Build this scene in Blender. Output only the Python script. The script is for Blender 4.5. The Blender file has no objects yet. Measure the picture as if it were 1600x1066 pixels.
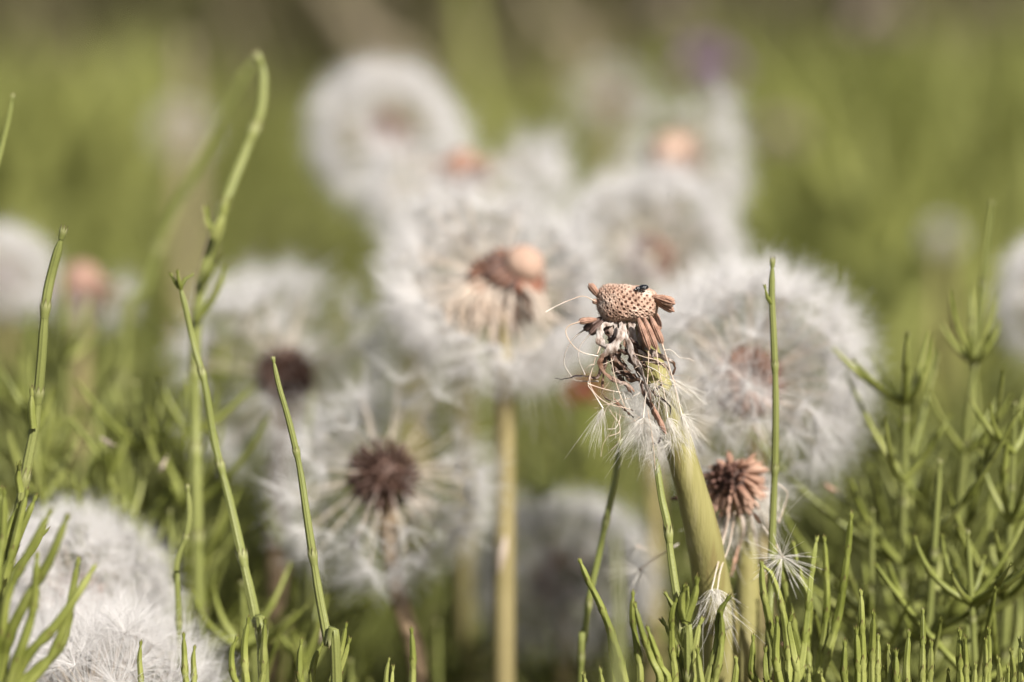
import bpy, math, random
import numpy as np
from mathutils import Vector
random.seed(11); rng = np.random.default_rng(11)
S = bpy.context.scene
S.unit_settings.system = 'METRIC'; S.unit_settings.scale_length = 0.01      # one unit is one centimetre

# ------------------------------------------------------------------ camera, sky, sun, exposure
CAM_Z, PITCH, FPX, FOCUS = 18.0, math.radians(8.0), 4000.0, 35.0
cd = bpy.data.cameras.new('camera'); cam = bpy.data.objects.new('camera', cd); S.collection.objects.link(cam)
cam.location = (0, 0, CAM_Z); cam.rotation_euler = (math.pi/2 - PITCH, 0, 0)
cd.lens = 90; cd.sensor_width = 36; cd.clip_start = 1; cd.clip_end = 60000
cd.dof.use_dof = True; cd.dof.focus_distance = FOCUS; cd.dof.aperture_fstop = 0.070; cd.dof.aperture_blades = 9
S.camera = cam
W = bpy.data.worlds.new('World'); S.world = W; W.use_nodes = True
SUN_DIR = Vector((0.50, -0.66, 0.72)).normalized()
el = math.asin(SUN_DIR.z); az = math.atan2(SUN_DIR.x, SUN_DIR.y)
nt = W.node_tree; sky = nt.nodes.new('ShaderNodeTexSky'); sky.sky_type = 'NISHITA'; sky.sun_disc = False
sky.sun_elevation = el; sky.sun_rotation = az; sky.air_density = 1.0; sky.dust_density = 3.0; sky.ozone_density = 0.6
bg = nt.nodes['Background']; bg.inputs['Strength'].default_value = 0.050
nt.links.new(sky.outputs[0], bg.inputs[0])
sd = bpy.data.lights.new('sun', 'SUN'); sd.energy = 5.0; sd.angle = math.radians(0.5); sd.color = (1.0, 0.945, 0.88)
so = bpy.data.objects.new('sun', sd); S.collection.objects.link(so); so.rotation_euler = SUN_DIR.to_track_quat('Z', 'Y').to_euler()
S.view_settings.view_transform = 'Standard'; S.view_settings.look = 'None'
S.view_settings.exposure = 0.60; S.view_settings.gamma = 1.0
S.cycles.use_denoising = True; S.cycles.max_bounces = 20; S.cycles.transparent_max_bounces = 12
S.cycles.diffuse_bounces = 14; S.cycles.transmission_bounces = 14

FWD = np.array((0, math.cos(PITCH), -math.sin(PITCH))); UP = np.array((0, math.sin(PITCH), math.cos(PITCH))); RT = np.array((1., 0, 0))
def P(px, py, d):
    """the point that stands at depth d (cm) in the direction of a place in the photograph"""
    return np.array((0, 0, CAM_Z)) + d*(FWD + RT*(px-800)/FPX - UP*(py-533)/FPX)
def PP(lst): return np.array([P(a, b, c) for a, b, c in lst])

# ------------------------------------------------------------------ mesh helpers
class MB:
    def __init__(s): s.v = []; s.f = {3: [], 4: []}; s.t = []; s.n = 0
    def add(s, v, f, t=None):
        v = np.asarray(v, float).reshape(-1, 3); f = np.asarray(f, int)
        s.v.append(v); s.t.append(np.zeros(len(v)) if t is None else np.broadcast_to(np.asarray(t, float), (len(v),)).copy())
        s.f[f.shape[1]].append(f + s.n); s.n += len(v)
    def addmb(s, o, M=None, off=(0, 0, 0)):
        v = np.concatenate(o.v); v = v if M is None else v @ np.asarray(M).T
        v = v + np.asarray(off)
        n0 = s.n; s.v.append(v); s.t.append(np.concatenate(o.t)); s.n += len(v)
        for k in (3, 4):
            for f in o.f[k]: s.f[k].append(f + n0)
    def mesh(s, name, mat, smooth=True):
        me = bpy.data.meshes.new(name); v = np.concatenate(s.v)
        f3 = np.concatenate(s.f[3]) if s.f[3] else np.zeros((0, 3), int); f4 = np.concatenate(s.f[4]) if s.f[4] else np.zeros((0, 4), int)
        me.vertices.add(len(v)); me.vertices.foreach_set('co', v.astype(np.float32).ravel())
        loops = np.concatenate([f3.ravel(), f4.ravel()]); me.loops.add(len(loops)); me.loops.foreach_set('vertex_index', loops.astype(np.int32))
        tot = np.concatenate([np.full(len(f3), 3), np.full(len(f4), 4)]); st = np.concatenate([[0], np.cumsum(tot)[:-1]])
        me.polygons.add(len(tot)); me.polygons.foreach_set('loop_start', st.astype(np.int32))
        me.polygons.foreach_set('use_smooth', np.full(len(tot), smooth))
        me.update(calc_edges=True); me.validate()
        a = me.attributes.new('tint', 'FLOAT', 'POINT'); a.data.foreach_set('value', np.concatenate(s.t).astype(np.float32))
        me.materials.append(mat); return me
    def obj(s, name, mat, parent=None, smooth=True):
        return link(name, s.mesh(name, mat, smooth), parent)
def link(name, me, parent=None):
    o = bpy.data.objects.new(name, me); S.collection.objects.link(o)
    if parent is not None: o.parent = parent; o.matrix_parent_inverse = parent.matrix_world.inverted()
    return o
def empty(name, loc, label, cat, group=None):
    o = bpy.data.objects.new(name, None); S.collection.objects.link(o); o.location = tuple(loc); o.empty_display_size = 0.5
    o.matrix_world.translation = tuple(loc)
    return tag(o, label, cat, group)
def tag(o, label=None, cat=None, group=None, kind=None):
    if label: o['label'] = label
    if cat: o['category'] = cat
    if group: o['group'] = group
    if kind: o['kind'] = kind
    return o
def pobj(mb, name, mat, root, smooth=True):
    """part of a thing; vertices are given in world space and kept relative to the thing's base"""
    o = mb.obj(name, mat, None, smooth); 
    base = np.array(root['_base']); me = o.data
    co = np.empty(len(me.vertices)*3, np.float32); me.vertices.foreach_get('co', co)
    me.vertices.foreach_set('co', (co.reshape(-1, 3) - base).astype(np.float32).ravel()); o.parent = root['_o'] if not isinstance(root, dict) else root['o']
    return o
CAMD = -FWD
V = lambda *a: np.array(a, float)
class Thing(dict):
    def __init__(s, name, loc, label, cat, group=None):
        o = empty(name, loc, label, cat, group); super().__init__(o=o, _base=tuple(float(a) for a in loc))
class Sub(dict):
    def __init__(s, o, root): super().__init__(o=o, _base=root['_base'])

def unit(a): a = np.asarray(a, float); return a/np.maximum(np.linalg.norm(a, axis=-1, keepdims=True), 1e-9)
def perp(D):
    D = unit(D); ref = np.where(np.abs(D[..., 2:3]) < 0.9, np.array((0, 0, 1.)), np.array((1., 0, 0)))
    A = unit(np.cross(D, ref)); return A, np.cross(D, A)
def spline(pts, n):
    p = np.asarray(pts, float); k = len(p)
    if k == 2: t = np.linspace(0, 1, n)[:, None]; return p[0]*(1-t) + p[1]*t
    q = np.vstack([2*p[0]-p[1], p, 2*p[-1]-p[-2]]); u = np.linspace(0, k-1-1e-9, n); i = u.astype(int); t = (u-i)[:, None]
    a, b, c, d = q[i], q[i+1], q[i+2], q[i+3]
    return 0.5*((2*b) + (c-a)*t + (2*a-5*b+4*c-d)*t**2 + (3*b-a-3*c+d)*t**3)
def tubes(mb, paths, rad, sides=3, tint=0.0, tip=True):
    """many thin tubes at once: paths (N,K,3), rad (K,) or (N,K)"""
    paths = np.asarray(paths, float); N, K, _ = paths.shape; rad = np.broadcast_to(np.asarray(rad, float), (N, K))
    T = np.gradient(paths, axis=1); A, B = perp(T.reshape(-1, 3)); A = A.reshape(N, K, 3); B = B.reshape(N, K, 3)
    th = np.arange(sides)*2*np.pi/sides
    v = paths[:, :, None, :] + rad[:, :, None, None]*(np.cos(th)[None, None, :, None]*A[:, :, None, :] + np.sin(th)[None, None, :, None]*B[:, :, None, :])
    idx = (np.arange(N)[:, None, None]*K + np.arange(K-1)[None, :, None])*sides; j = np.arange(sides); j2 = (j+1) % sides
    f = np.stack([idx+j, idx+j2, idx+sides+j2, idx+sides+j], -1).reshape(-1, 4)
    tt = np.zeros((N, K, sides)) + (np.asarray(tint)[..., None] if np.ndim(tint) else tint)
    mb.add(v.reshape(-1, 3), f, tt.ravel())
def frames(p):
    T = unit(np.gradient(p, axis=0)); A = np.zeros_like(p); a = perp(T[:1])[0][0]
    for i in range(len(p)):
        a = a - T[i]*np.dot(a, T[i]); a = a/np.linalg.norm(a); A[i] = a
    return T, A, np.cross(T, A)
def tube(mb, p, r, sides=10, prof=None, tint=None, cap=True):
    """one tube on a sampled path; prof(theta, i) scales the radius"""
    p = np.asarray(p, float); K = len(p); r = np.broadcast_to(np.asarray(r, float), (K,)); T, A, B = frames(p)
    th = np.arange(sides)*2*np.pi/sides; R = r[:, None]*np.ones((K, sides))
    if prof is not None: R = R*prof(th[None, :], np.arange(K)[:, None])
    v = p[:, None] + R[..., None]*(np.cos(th)[None, :, None]*A[:, None] + np.sin(th)[None, :, None]*B[:, None])
    i = np.arange(K-1)[:, None]*sides; j = np.arange(sides)[None]; j2 = (j+1) % sides
    f = np.stack(np.broadcast_arrays(i+j, i+j2, i+sides+j2, i+sides+j), -1).reshape(-1, 4)
    tt = np.zeros((K, sides)) if tint is None else np.broadcast_to(np.asarray(tint, float).reshape(K, -1), (K, sides))
    vv = v.reshape(-1, 3); tl = tt.ravel()
    n0 = mb.n; mb.add(vv, f, tl)
    if cap:
        for q, base in ((p[0], 0), (p[-1], (K-1)*sides)):
            mb.add(np.vstack([vv[base:base+sides], q]), np.array([[k, (k+1) % sides, sides] for k in range(sides)]), np.r_[tl[base:base+sides], tl[base]])
def arclen(p): d = np.linalg.norm(np.diff(p, axis=0), axis=1); return np.r_[0, np.cumsum(d)]
def resample(pts, step):
    p = spline(pts, 40*max(2, len(pts))); s = arclen(p); n = max(3, int(s[-1]/step)+1); u = np.linspace(0, s[-1], n)
    return np.stack([np.interp(u, s, p[:, k]) for k in range(3)], 1), u

# ------------------------------------------------------------------ materials
def newmat(name):
    m = bpy.data.materials.new(name); m.use_nodes = True; n = m.node_tree.nodes; n.clear(); return m, n, m.node_tree.links
def mat(name, cols, scale=3.0, tips=None, rough=0.55, trans=0.0, bump=0.0, bscale=20, spec=0.3, tcol=None, stretch=(1, 1, 1), perobj=0.0):
    """cols: ramp of noise colours; tips: [(pos, colour)] blended over it by the 'tint' attribute"""
    m, n, L = newmat(name)
    out = n.new('ShaderNodeOutputMaterial'); b = n.new('ShaderNodeBsdfPrincipled'); b.inputs['Roughness'].default_value = rough
    b.inputs['Specular IOR Level'].default_value = spec
    tc = n.new('ShaderNodeTexCoord'); mp = n.new('ShaderNodeMapping'); mp.inputs['Scale'].default_value = stretch; L.new(tc.outputs['Object'], mp.inputs[0])
    no = n.new('ShaderNodeTexNoise'); no.inputs['Scale'].default_value = scale; no.inputs['Detail'].default_value = 4; L.new(mp.outputs[0], no.inputs[0])
    rp = n.new('ShaderNodeValToRGB'); e = rp.color_ramp.elements; k = len(cols)
    for i, c in enumerate(cols):
        pos = 0.3 + 0.4*i/max(1, k-1)
        el_ = e[i] if i < 2 else e.new(pos)
        el_.position = pos; el_.color = (*c, 1)
    if k == 1: e[1].color = (*cols[0], 1)
    L.new(no.outputs['Fac'], rp.inputs[0]); col = rp.outputs[0]
    if tips:
        at = n.new('ShaderNodeAttribute'); at.attribute_name = 'tint'
        for lo, hi, c in tips:
            mr = n.new('ShaderNodeMapRange'); mr.inputs[1].default_value = lo; mr.inputs[2].default_value = hi; L.new(at.outputs['Fac'], mr.inputs[0])
            mx = n.new('ShaderNodeMix'); mx.data_type = 'RGBA'; L.new(mr.outputs[0], mx.inputs[0]); L.new(col, mx.inputs[6]); mx.inputs[7].default_value = (*c, 1); col = mx.outputs[2]
    if perobj:
        oi = n.new('ShaderNodeObjectInfo'); hs = n.new('ShaderNodeHueSaturation')
        mr = n.new('ShaderNodeMapRange'); mr.inputs[3].default_value = 1-perobj; mr.inputs[4].default_value = 1+perobj
        L.new(oi.outputs['Random'], mr.inputs[0]); L.new(mr.outputs[0], hs.inputs['Value']); L.new(col, hs.inputs['Color']); col = hs.outputs[0]
    L.new(col, b.inputs['Base Color'])
    if bump:
        n2 = n.new('ShaderNodeTexNoise'); n2.inputs['Scale'].default_value = bscale; n2.inputs['Detail'].default_value = 3; L.new(mp.outputs[0], n2.inputs[0])
        bp = n.new('ShaderNodeBump'); bp.inputs['Strength'].default_value = bump; bp.inputs['Distance'].default_value = 0.02; L.new(n2.outputs['Fac'], bp.inputs['Height']); L.new(bp.outputs[0], b.inputs['Normal'])
    last = b.outputs[0]
    if trans:
        t = n.new('ShaderNodeBsdfTranslucent')
        if tcol: t.inputs[0].default_value = (*tcol, 1)
        else: L.new(col, t.inputs[0])
        ms = n.new('ShaderNodeMixShader'); ms.inputs[0].default_value = trans; L.new(last, ms.inputs[1]); L.new(t.outputs[0], ms.inputs[2]); last = ms.outputs[0]
    L.new(last, out.inputs[0]); return m
BROWN = (0.10, 0.05, 0.03)
M_GREEN = mat('horsetail_green', [(0.12, 0.14, 0.024), (0.22, 0.245, 0.058), (0.32, 0.34, 0.11)], 1.4, [(0.55, 1.0, BROWN)], 0.45, 0.15, 0.25, 30, perobj=0.12)
M_GREEN_SHADED = mat('shaded_horsetail_green', [(0.06, 0.072, 0.016), (0.125, 0.14, 0.034), (0.22, 0.235, 0.07)], 0.5, [(0.55, 1.0, BROWN)], 0.5, 0.12, perobj=0.25)  # darker copy of the horsetail green: shade among the stems put into the colour
M_STEM = mat('horsetail_stem', [(0.19, 0.215, 0.058), (0.265, 0.285, 0.095)], 0.8, [(0.25, 0.5, (0.36, 0.37, 0.17)), (0.6, 1.0, BROWN)], 0.45, 0.15, 0.3, 25, perobj=0.08)
M_FIELD = mat('field_green', [(0.10, 0.115, 0.024), (0.21, 0.225, 0.058), (0.31, 0.32, 0.095)], 0.045, [(0.2, 1.0, (0.40, 0.42, 0.13))], 0.6, 0.3)
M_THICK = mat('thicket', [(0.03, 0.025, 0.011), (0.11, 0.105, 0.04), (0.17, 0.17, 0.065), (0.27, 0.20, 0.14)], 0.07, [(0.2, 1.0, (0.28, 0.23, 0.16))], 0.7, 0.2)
M_FLUFF = mat('pappus', [(0.93, 0.92, 0.905), (0.965, 0.955, 0.945)], 1.5, None, 0.5, 0.5, spec=0.4, tcol=(0.965, 0.955, 0.945))
M_SILK = mat('pappus_silk', [(0.93, 0.90, 0.84), (0.96, 0.94, 0.89)], 3, None, 0.3, 0.40, spec=0.8, tcol=(0.96, 0.93, 0.87))
M_ACH = mat('achene', [(0.40, 0.235, 0.16), (0.50, 0.325, 0.24)], 8, [(0.2, 1.0, (0.19, 0.095, 0.065))], 0.6, 0, 0.5, 60)
M_ACHR = mat('achene_red', [(0.30, 0.16, 0.11), (0.44, 0.27, 0.19), (0.58, 0.40, 0.30)], 3, [(0.2, 1.0, (0.16, 0.085, 0.065))], 0.6, 0, 0.4, 40)
M_ACHD = mat('achene_dark', [(0.055, 0.030, 0.022), (0.11, 0.062, 0.045)], 3, [(0.2, 1.0, (0.15, 0.10, 0.085))], 0.6, 0, 0.3, 40)
M_ACHB = mat('achene_brown', [(0.17, 0.085, 0.055), (0.30, 0.16, 0.105)], 3, [(0.2, 1.0, (0.12, 0.06, 0.045))], 0.6, 0, 0.3, 40)
M_ACHM = mat('achene_mid', [(0.26, 0.15, 0.115), (0.38, 0.24, 0.18)], 3, [(0.2, 1.0, (0.2, 0.12, 0.09))], 0.6, 0, 0.3, 40)
M_ACHO = mat('achene_orange', [(0.26, 0.13, 0.085), (0.38, 0.215, 0.145)], 3, [(0.2, 1.0, (0.20, 0.08, 0.05))], 0.6, 0, 0.3, 40)
M_PEACH = mat('bare_receptacle', [(0.38, 0.255, 0.19), (0.46, 0.33, 0.255)], 2, None, 0.75, 0, 0.4, 25)
M_YELL = mat('bare_receptacle_pale', [(0.44, 0.40, 0.29), (0.52, 0.48, 0.37)], 2, None, 0.75, 0, 0.4, 25)
M_BEAK = mat('seed_beak', [(0.62, 0.46, 0.34), (0.78, 0.66, 0.54)], 4, [(0.3, 1.0, (0.88, 0.84, 0.76))], 0.35, 0.2, spec=0.5)
M_BEAKD = mat('seed_beak_dark', [(0.34, 0.30, 0.26), (0.5, 0.45, 0.4)], 4, None, 0.4)
M_STALK = mat('dandelion_stalk', [(0.27, 0.225, 0.09), (0.31, 0.285, 0.11), (0.35, 0.32, 0.13), (0.42, 0.38, 0.20)], 3.5, None, 0.4, 0.15, 0.5, 22, stretch=(1.6, 1.6, 0.16))
M_STALKB = mat('dandelion_stalk_buff', [(0.27, 0.225, 0.10), (0.34, 0.285, 0.14)], 1.3, None, 0.5, 0.12, 0.1, 18)
M_STALKP = mat('dandelion_stalk_pinkish', [(0.25, 0.18, 0.11), (0.30, 0.22, 0.135)], 1.3, None, 0.5, 0.12, 0.1, 18)
M_BRACT = mat('dry_bract', [(0.13, 0.075, 0.05), (0.38, 0.30, 0.25), (0.54, 0.47, 0.42), (0.66, 0.61, 0.56)], 9, [(0.25, 0.55, (0.26, 0.14, 0.085)), (0.6, 1.0, (0.035, 0.022, 0.018))], 0.45, 0.1, 1.0, 45, spec=0.5, stretch=(2.2, 1, .8))
M_BRACTD = mat('dark_bract', [(0.025, 0.016, 0.013), (0.08, 0.045, 0.03), (0.19, 0.11, 0.07)], 9, [(0.6, 1.0, (0.03, 0.02, 0.018))], 0.38, 0, 0.8, 40, spec=0.5)
M_BRACTP = mat('pale_bract', [(0.44, 0.36, 0.29), (0.58, 0.50, 0.42)], 3, [(0.5, 1.0, (0.22, 0.15, 0.10))], 0.6, 0.15)
M_BRACTG = mat('green_bract', [(0.28, 0.28, 0.14), (0.46, 0.42, 0.30)], 3, [(0.5, 1.0, (0.12, 0.08, 0.06))], 0.6, 0.15)
M_BEETLE = mat('beetle_shell', [(0.006, 0.007, 0.009), (0.012, 0.013, 0.016)], 20, None, 0.22, 0, 0.5, 60, spec=0.7)
M_SOIL = mat('soil', [(0.045, 0.035, 0.022), (0.085, 0.065, 0.04), (0.06, 0.075, 0.025)], 0.15, None, 0.95, 0, 0.8, 2)
M_RED = mat('red_petal', [(0.30, 0.055, 0.045), (0.38, 0.09, 0.07)], 1, None, 0.5, 0.3)
M_PURP = mat('purple_petal', [(0.27, 0.13, 0.36), (0.38, 0.22, 0.46)], 1, None, 0.6, 0.3)
M_PINK = mat('dull_pink_petal', [(0.33, 0.24, 0.26), (0.40, 0.30, 0.30)], 1, None, 0.6, 0.3)
M_BLADE = mat('grass_blade', [(0.24, 0.26, 0.10), (0.31, 0.32, 0.13)], 0.8, None, 0.45, 0.35, stretch=(1, 1, .2))
M_DRY = mat('dry_stalk', [(0.22, 0.185, 0.12), (0.30, 0.25, 0.17)], 0.5, None, 0.7, 0.1)

# ------------------------------------------------------------------ horsetail pieces
def jointed(mb, pts, r0, r1, seg, ridges, teeth=True, sides=None, tipbrown=1.0, ridge=0.16, step=None):
    """furrowed jointed stem or branch: every joint ends in a small toothed sleeve"""
    sides = sides or ridges*3; p, s = resample(pts, step or seg/5); Ltot = s[-1]
    r = r0 + (r1-r0)*(s/Ltot)**1.3
    nseg = max(1, int(round(Ltot/seg))); ph = s/Ltot*nseg; fr = ph - np.floor(ph)
    rr = r*(1.0 - 0.10*(fr > 0.85)*1.0 + 0.05*np.exp(-((fr-0.25)/0.2)**2))
    taper = np.clip((Ltot-s)/(4.5*r1), 0.0, 1.0)**0.6; rr = rr*np.maximum(taper, 0.25)
    tint = 0.12*np.sin(s*3)
    tube(mb, p, rr, sides, lambda th, i: 1+ridge*np.cos(ridges*th), tint)
    if not teeth: return
    T, A, B = frames(p)
    for k in range(1, nseg+1):
        sl = k/nseg*Ltot - (0.5*r1 if k == nseg else 0); i = int(np.clip(np.searchsorted(s, sl), 1, len(p)-1)); c, t, a, b = p[i], T[i], A[i], B[i]
        rad = r[i]*(1.02 if k < nseg else .75); hh = rad*2.3; m = ridges*2; th = np.arange(m)*2*np.pi/m
        rows = []
        for z, f in ((-hh*0.9, 0.98), (-hh*0.3, 1.18), (0.1*hh, 1.32)):
            rows.append(c + t*z + rad*f*(np.cos(th)[:, None]*a + np.sin(th)[:, None]*b))
        ends = c + t*np.where(np.arange(m) % 2 == 0, hh*random.uniform(.9, 1.6), 0.12*hh)[:, None] + (rad*np.where(np.arange(m) % 2 == 0, 1.50, 1.28))[:, None]*(np.cos(th)[:, None]*a + np.sin(th)[:, None]*b)
        rows.append(ends); v = np.concatenate(rows); j = np.arange(m); j2 = (j+1) % m
        f = np.concatenate([np.stack([q*m+j, q*m+j2, (q+1)*m+j2, (q+1)*m+j], -1) for q in range(3)])
        tt = np.concatenate([np.full(m, .1), np.full(m, .25), np.full(m, .35), np.where(np.arange(m) % 2 == 0, tipbrown, .4)])
        mb.add(v, f, tt)
def branch_pts(base, azim, L, lean, curve, wob=0.0):
    """rising branch: leaves the stem at an angle from vertical 'lean', bends upright"""
    u = np.array((math.cos(azim), math.sin(azim), 0)); q = [np.array(base, float)]; n = 5; w = np.array((random.gauss(0, wob), random.gauss(0, wob), 0))
    for i in range(n):
        a = lean*(1 - curve*(i/(n-1))); q.append(q[-1] + (L/n)*(u*math.sin(a) + np.array((0, 0, math.cos(a)))) + w*L/n*(i/n))
    return q
def make_plant(H, bare, nodes, spacing, nb, L, lean, fine=True, bend=0.0, r=0.078, rb=0.048):
    """local-space horsetail: list of meshes (stem mesh, [branch meshes])"""
    st = MB(); top = np.array((bend, bend*0.3, H)); pts = [(0, 0, 0), (bend*.2, 0, H*.35), (bend*.55, bend*.1, H*.7), tuple(top)]
    jointed(st, pts, r*1.15, r*0.42, 1.25, 9 if fine else 5, fine, None if fine else 10)
    sp = spline(pts, 200); brs = []
    z = H - bare; 
    for k in range(nodes):
        if z < 0.5: break
        c = sp[np.argmin(abs(sp[:, 2]-z))]; f = min(1.0, 0.45 + 0.25*k); a0 = random.uniform(0, 6.28)
        for j in range(nb):
            if random.random() < 0.2: continue
            LL = L*f*random.uniform(.5, 1.25); b = MB()
            jointed(b, branch_pts(c, a0+j*6.283/nb+random.gauss(0, .15), LL, lean*random.uniform(.6, 1.35), random.uniform(.25, .65), .16), rb*random.uniform(.9, 1.1), rb*.55, random.uniform(.62, .85), 4, fine, 12 if fine else 4, step=None if fine else LL/6)
            brs.append(b)
        z -= spacing*random.uniform(.9, 1.1)
    return st, brs

PROTO = []      # (stem mesh, [branch mesh], H)
for k, args in enumerate([(13, 1.6, 6, 1.3, 7, 2.5, .90), (13, 0.7, 7, 1.15, 8, 2.1, .75), (13, 2.4, 5, 1.4, 7, 2.8, .85), (13, 0.35, 7, 1.1, 8, 2.0, .68), (13, 1.0, 6, 1.25, 8, 2.8, .95)]):
    st, brs = make_plant(*args, bend=random.uniform(-.8, .8))
    PROTO.append((st.mesh('stem', M_STEM), [b.mesh('branch', M_GREEN) for b in brs], 13))
LOW = []        # one-mesh plants for those too blurred to show their branches
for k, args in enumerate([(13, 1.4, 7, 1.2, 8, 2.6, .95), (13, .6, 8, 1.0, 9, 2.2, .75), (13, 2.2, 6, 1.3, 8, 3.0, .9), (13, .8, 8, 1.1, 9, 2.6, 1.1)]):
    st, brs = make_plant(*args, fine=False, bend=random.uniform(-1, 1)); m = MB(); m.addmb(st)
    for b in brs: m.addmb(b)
    LOW.append((m, m.mesh('horsetail_plant', M_GREEN_SHADED)))
PLANTS = 0
def plant(px, top_py, d, proto, label, group, rot=None, tilt=(0, 0), cat='horsetail', s=1.0):
    """stands with its tip at that place; its foot is in the soil"""
    global PLANTS; PLANTS += 1
    top = P(px, top_py, d); H = top[2]
    stem_me, brs, h0 = PROTO[proto % len(PROTO)]
    zs = s; base = (top[0]-tilt[0]*H, top[1]-tilt[1]*H, H-h0*zs)   # foot may run a little below the soil
    root = bpy.data.objects.new('horsetail_plant', None); S.collection.objects.link(root); tag(root, label, cat, group)
    root.location = base; root.rotation_euler = (-tilt[1], tilt[0], random.uniform(0, 6.28) if rot is None else rot); root.scale = (zs, zs, zs)
    for nm, me in [('stem', stem_me)] + [('branch', b) for b in brs]:
        o = bpy.data.objects.new(nm, me); S.collection.objects.link(o); o.parent = root
    return root
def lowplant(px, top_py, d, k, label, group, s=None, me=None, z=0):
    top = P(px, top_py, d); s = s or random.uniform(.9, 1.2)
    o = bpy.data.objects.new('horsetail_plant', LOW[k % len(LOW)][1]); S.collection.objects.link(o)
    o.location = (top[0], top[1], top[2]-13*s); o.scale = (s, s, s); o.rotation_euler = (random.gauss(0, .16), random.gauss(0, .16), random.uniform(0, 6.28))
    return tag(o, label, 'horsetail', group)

# ------------------------------------------------------------------ setting: soil, far bank
def ground():
    mb = MB(); n = 90; xs = np.sign(np.linspace(-1, 1, n))*np.abs(np.linspace(-1, 1, n))**3*20000; ys = xs + 150
    X, Y = np.meshgrid(xs, ys, indexing='ij'); Z = 0.5*np.sin(X*.05)*np.cos(Y*.043) + .25*np.sin(X*.21+Y*.17)
    far = np.clip((Y-330)/500, 0, 1); Z = Z - 0.5 + far*far*(3-2*far)*60
    i = (np.arange(n-1)[:, None]*n + np.arange(n-1)[None]); f = np.stack([i, i+n, i+n+1, i+1], -1).reshape(-1, 4)
    mb.add(np.stack([X, Y, Z], -1), f); return mb
tag(ground().obj('ground', M_SOIL), kind='structure')
def field():
    """the carpet of horsetail behind the clocks: nobody could count it"""
    mb = MB(); pk = [l[0] for l in LOW]
    n = 1000
    for i in range(n):
        y = 66 + 210*(random.random()**1.35); x = random.uniform(-1, 1)*(10+y*.27)
        a = random.uniform(0, 6.28); s = random.uniform(.6, 1.05)*(1 - .22*math.sin(x*.16+y*.05)) * (0.62 if y < 95 else .9 + .16*(x > 0))
        c, sn = math.cos(a)*s, math.sin(a)*s; q = pk[i % len(pk)]
        mb.addmb(q, [[c, -sn, 0], [sn, c, 0], [0, 0, s]], (x, y, -.8)); mb.t[-1] = np.full(len(mb.t[-1]), random.random()**2.2)
    return mb
tag(field().obj('horsetail_carpet', M_FIELD, smooth=False), kind='stuff')
def thicket():
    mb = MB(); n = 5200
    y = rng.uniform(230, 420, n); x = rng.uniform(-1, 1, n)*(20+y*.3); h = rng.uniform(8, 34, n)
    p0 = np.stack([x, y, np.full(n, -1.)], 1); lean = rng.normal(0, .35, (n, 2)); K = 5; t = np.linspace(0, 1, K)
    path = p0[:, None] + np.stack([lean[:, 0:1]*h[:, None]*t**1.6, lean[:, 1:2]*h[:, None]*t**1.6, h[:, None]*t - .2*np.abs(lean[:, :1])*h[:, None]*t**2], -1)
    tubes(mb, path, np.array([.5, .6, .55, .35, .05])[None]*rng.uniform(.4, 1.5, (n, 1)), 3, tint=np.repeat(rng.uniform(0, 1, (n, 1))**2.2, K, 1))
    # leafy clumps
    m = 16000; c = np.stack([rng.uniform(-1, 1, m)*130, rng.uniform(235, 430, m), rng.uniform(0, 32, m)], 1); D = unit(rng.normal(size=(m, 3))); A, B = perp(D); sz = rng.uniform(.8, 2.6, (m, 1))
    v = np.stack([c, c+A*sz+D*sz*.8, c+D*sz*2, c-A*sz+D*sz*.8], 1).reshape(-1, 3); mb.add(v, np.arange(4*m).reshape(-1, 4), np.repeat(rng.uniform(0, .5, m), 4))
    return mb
def tall_weeds():
    mb = MB()
    for x0, x1, y0, y1, h0, h1, n in ((12, 52, 120, 215, 10, 19, 620), (-48, -22, 120, 210, 10, 18, 330), (-20, 8, 190, 260, 6, 15, 120), (9, 30, 74, 120, 8, 14.5, 230), (-30, -8, 80, 120, 7, 11, 110)):
        for i in range(n):
            if random.random() < .5: cx, cy = random.uniform(x0, x1), random.uniform(y0, y1)
            a = random.uniform(0, 6.28); h = random.uniform(h0, h1); l = random.uniform(.1, 1.3); u = V(math.cos(a), math.sin(a), 0); b = V(cx + random.gauss(0, 2.2), cy + random.gauss(0, 2.2), -.5) if i else V(x0, y0, -.5); cx, cy = (b[0], b[1]) if not i else (cx, cy)
            t = np.linspace(0, 1, 6)[:, None]; p = b + u*(l*h*t**1.8) + V(0, 0, 1)*h*(t - .22*l*t**2)
            w = random.uniform(.3, .9); B_ = np.cross(u, V(0, 0, 1)); ww = w*np.array([.5, .9, 1, .9, .6, .05])[:, None]
            v = np.concatenate([p-B_*ww, p+u*(-.15*w)+V(0, 0, 0), p+B_*ww]); q = np.arange(5)
            mb.add(v, np.concatenate([np.stack([q, q+6, q+7, q+1], -1), np.stack([q+6, q+12, q+13, q+7], -1)]), random.random()**3)
    return mb
tag(tall_weeds().obj('tall_grass', M_FIELD, smooth=False), kind='stuff')
tag(thicket().obj('weed_thicket', M_THICK, smooth=False), kind='stuff')

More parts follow.
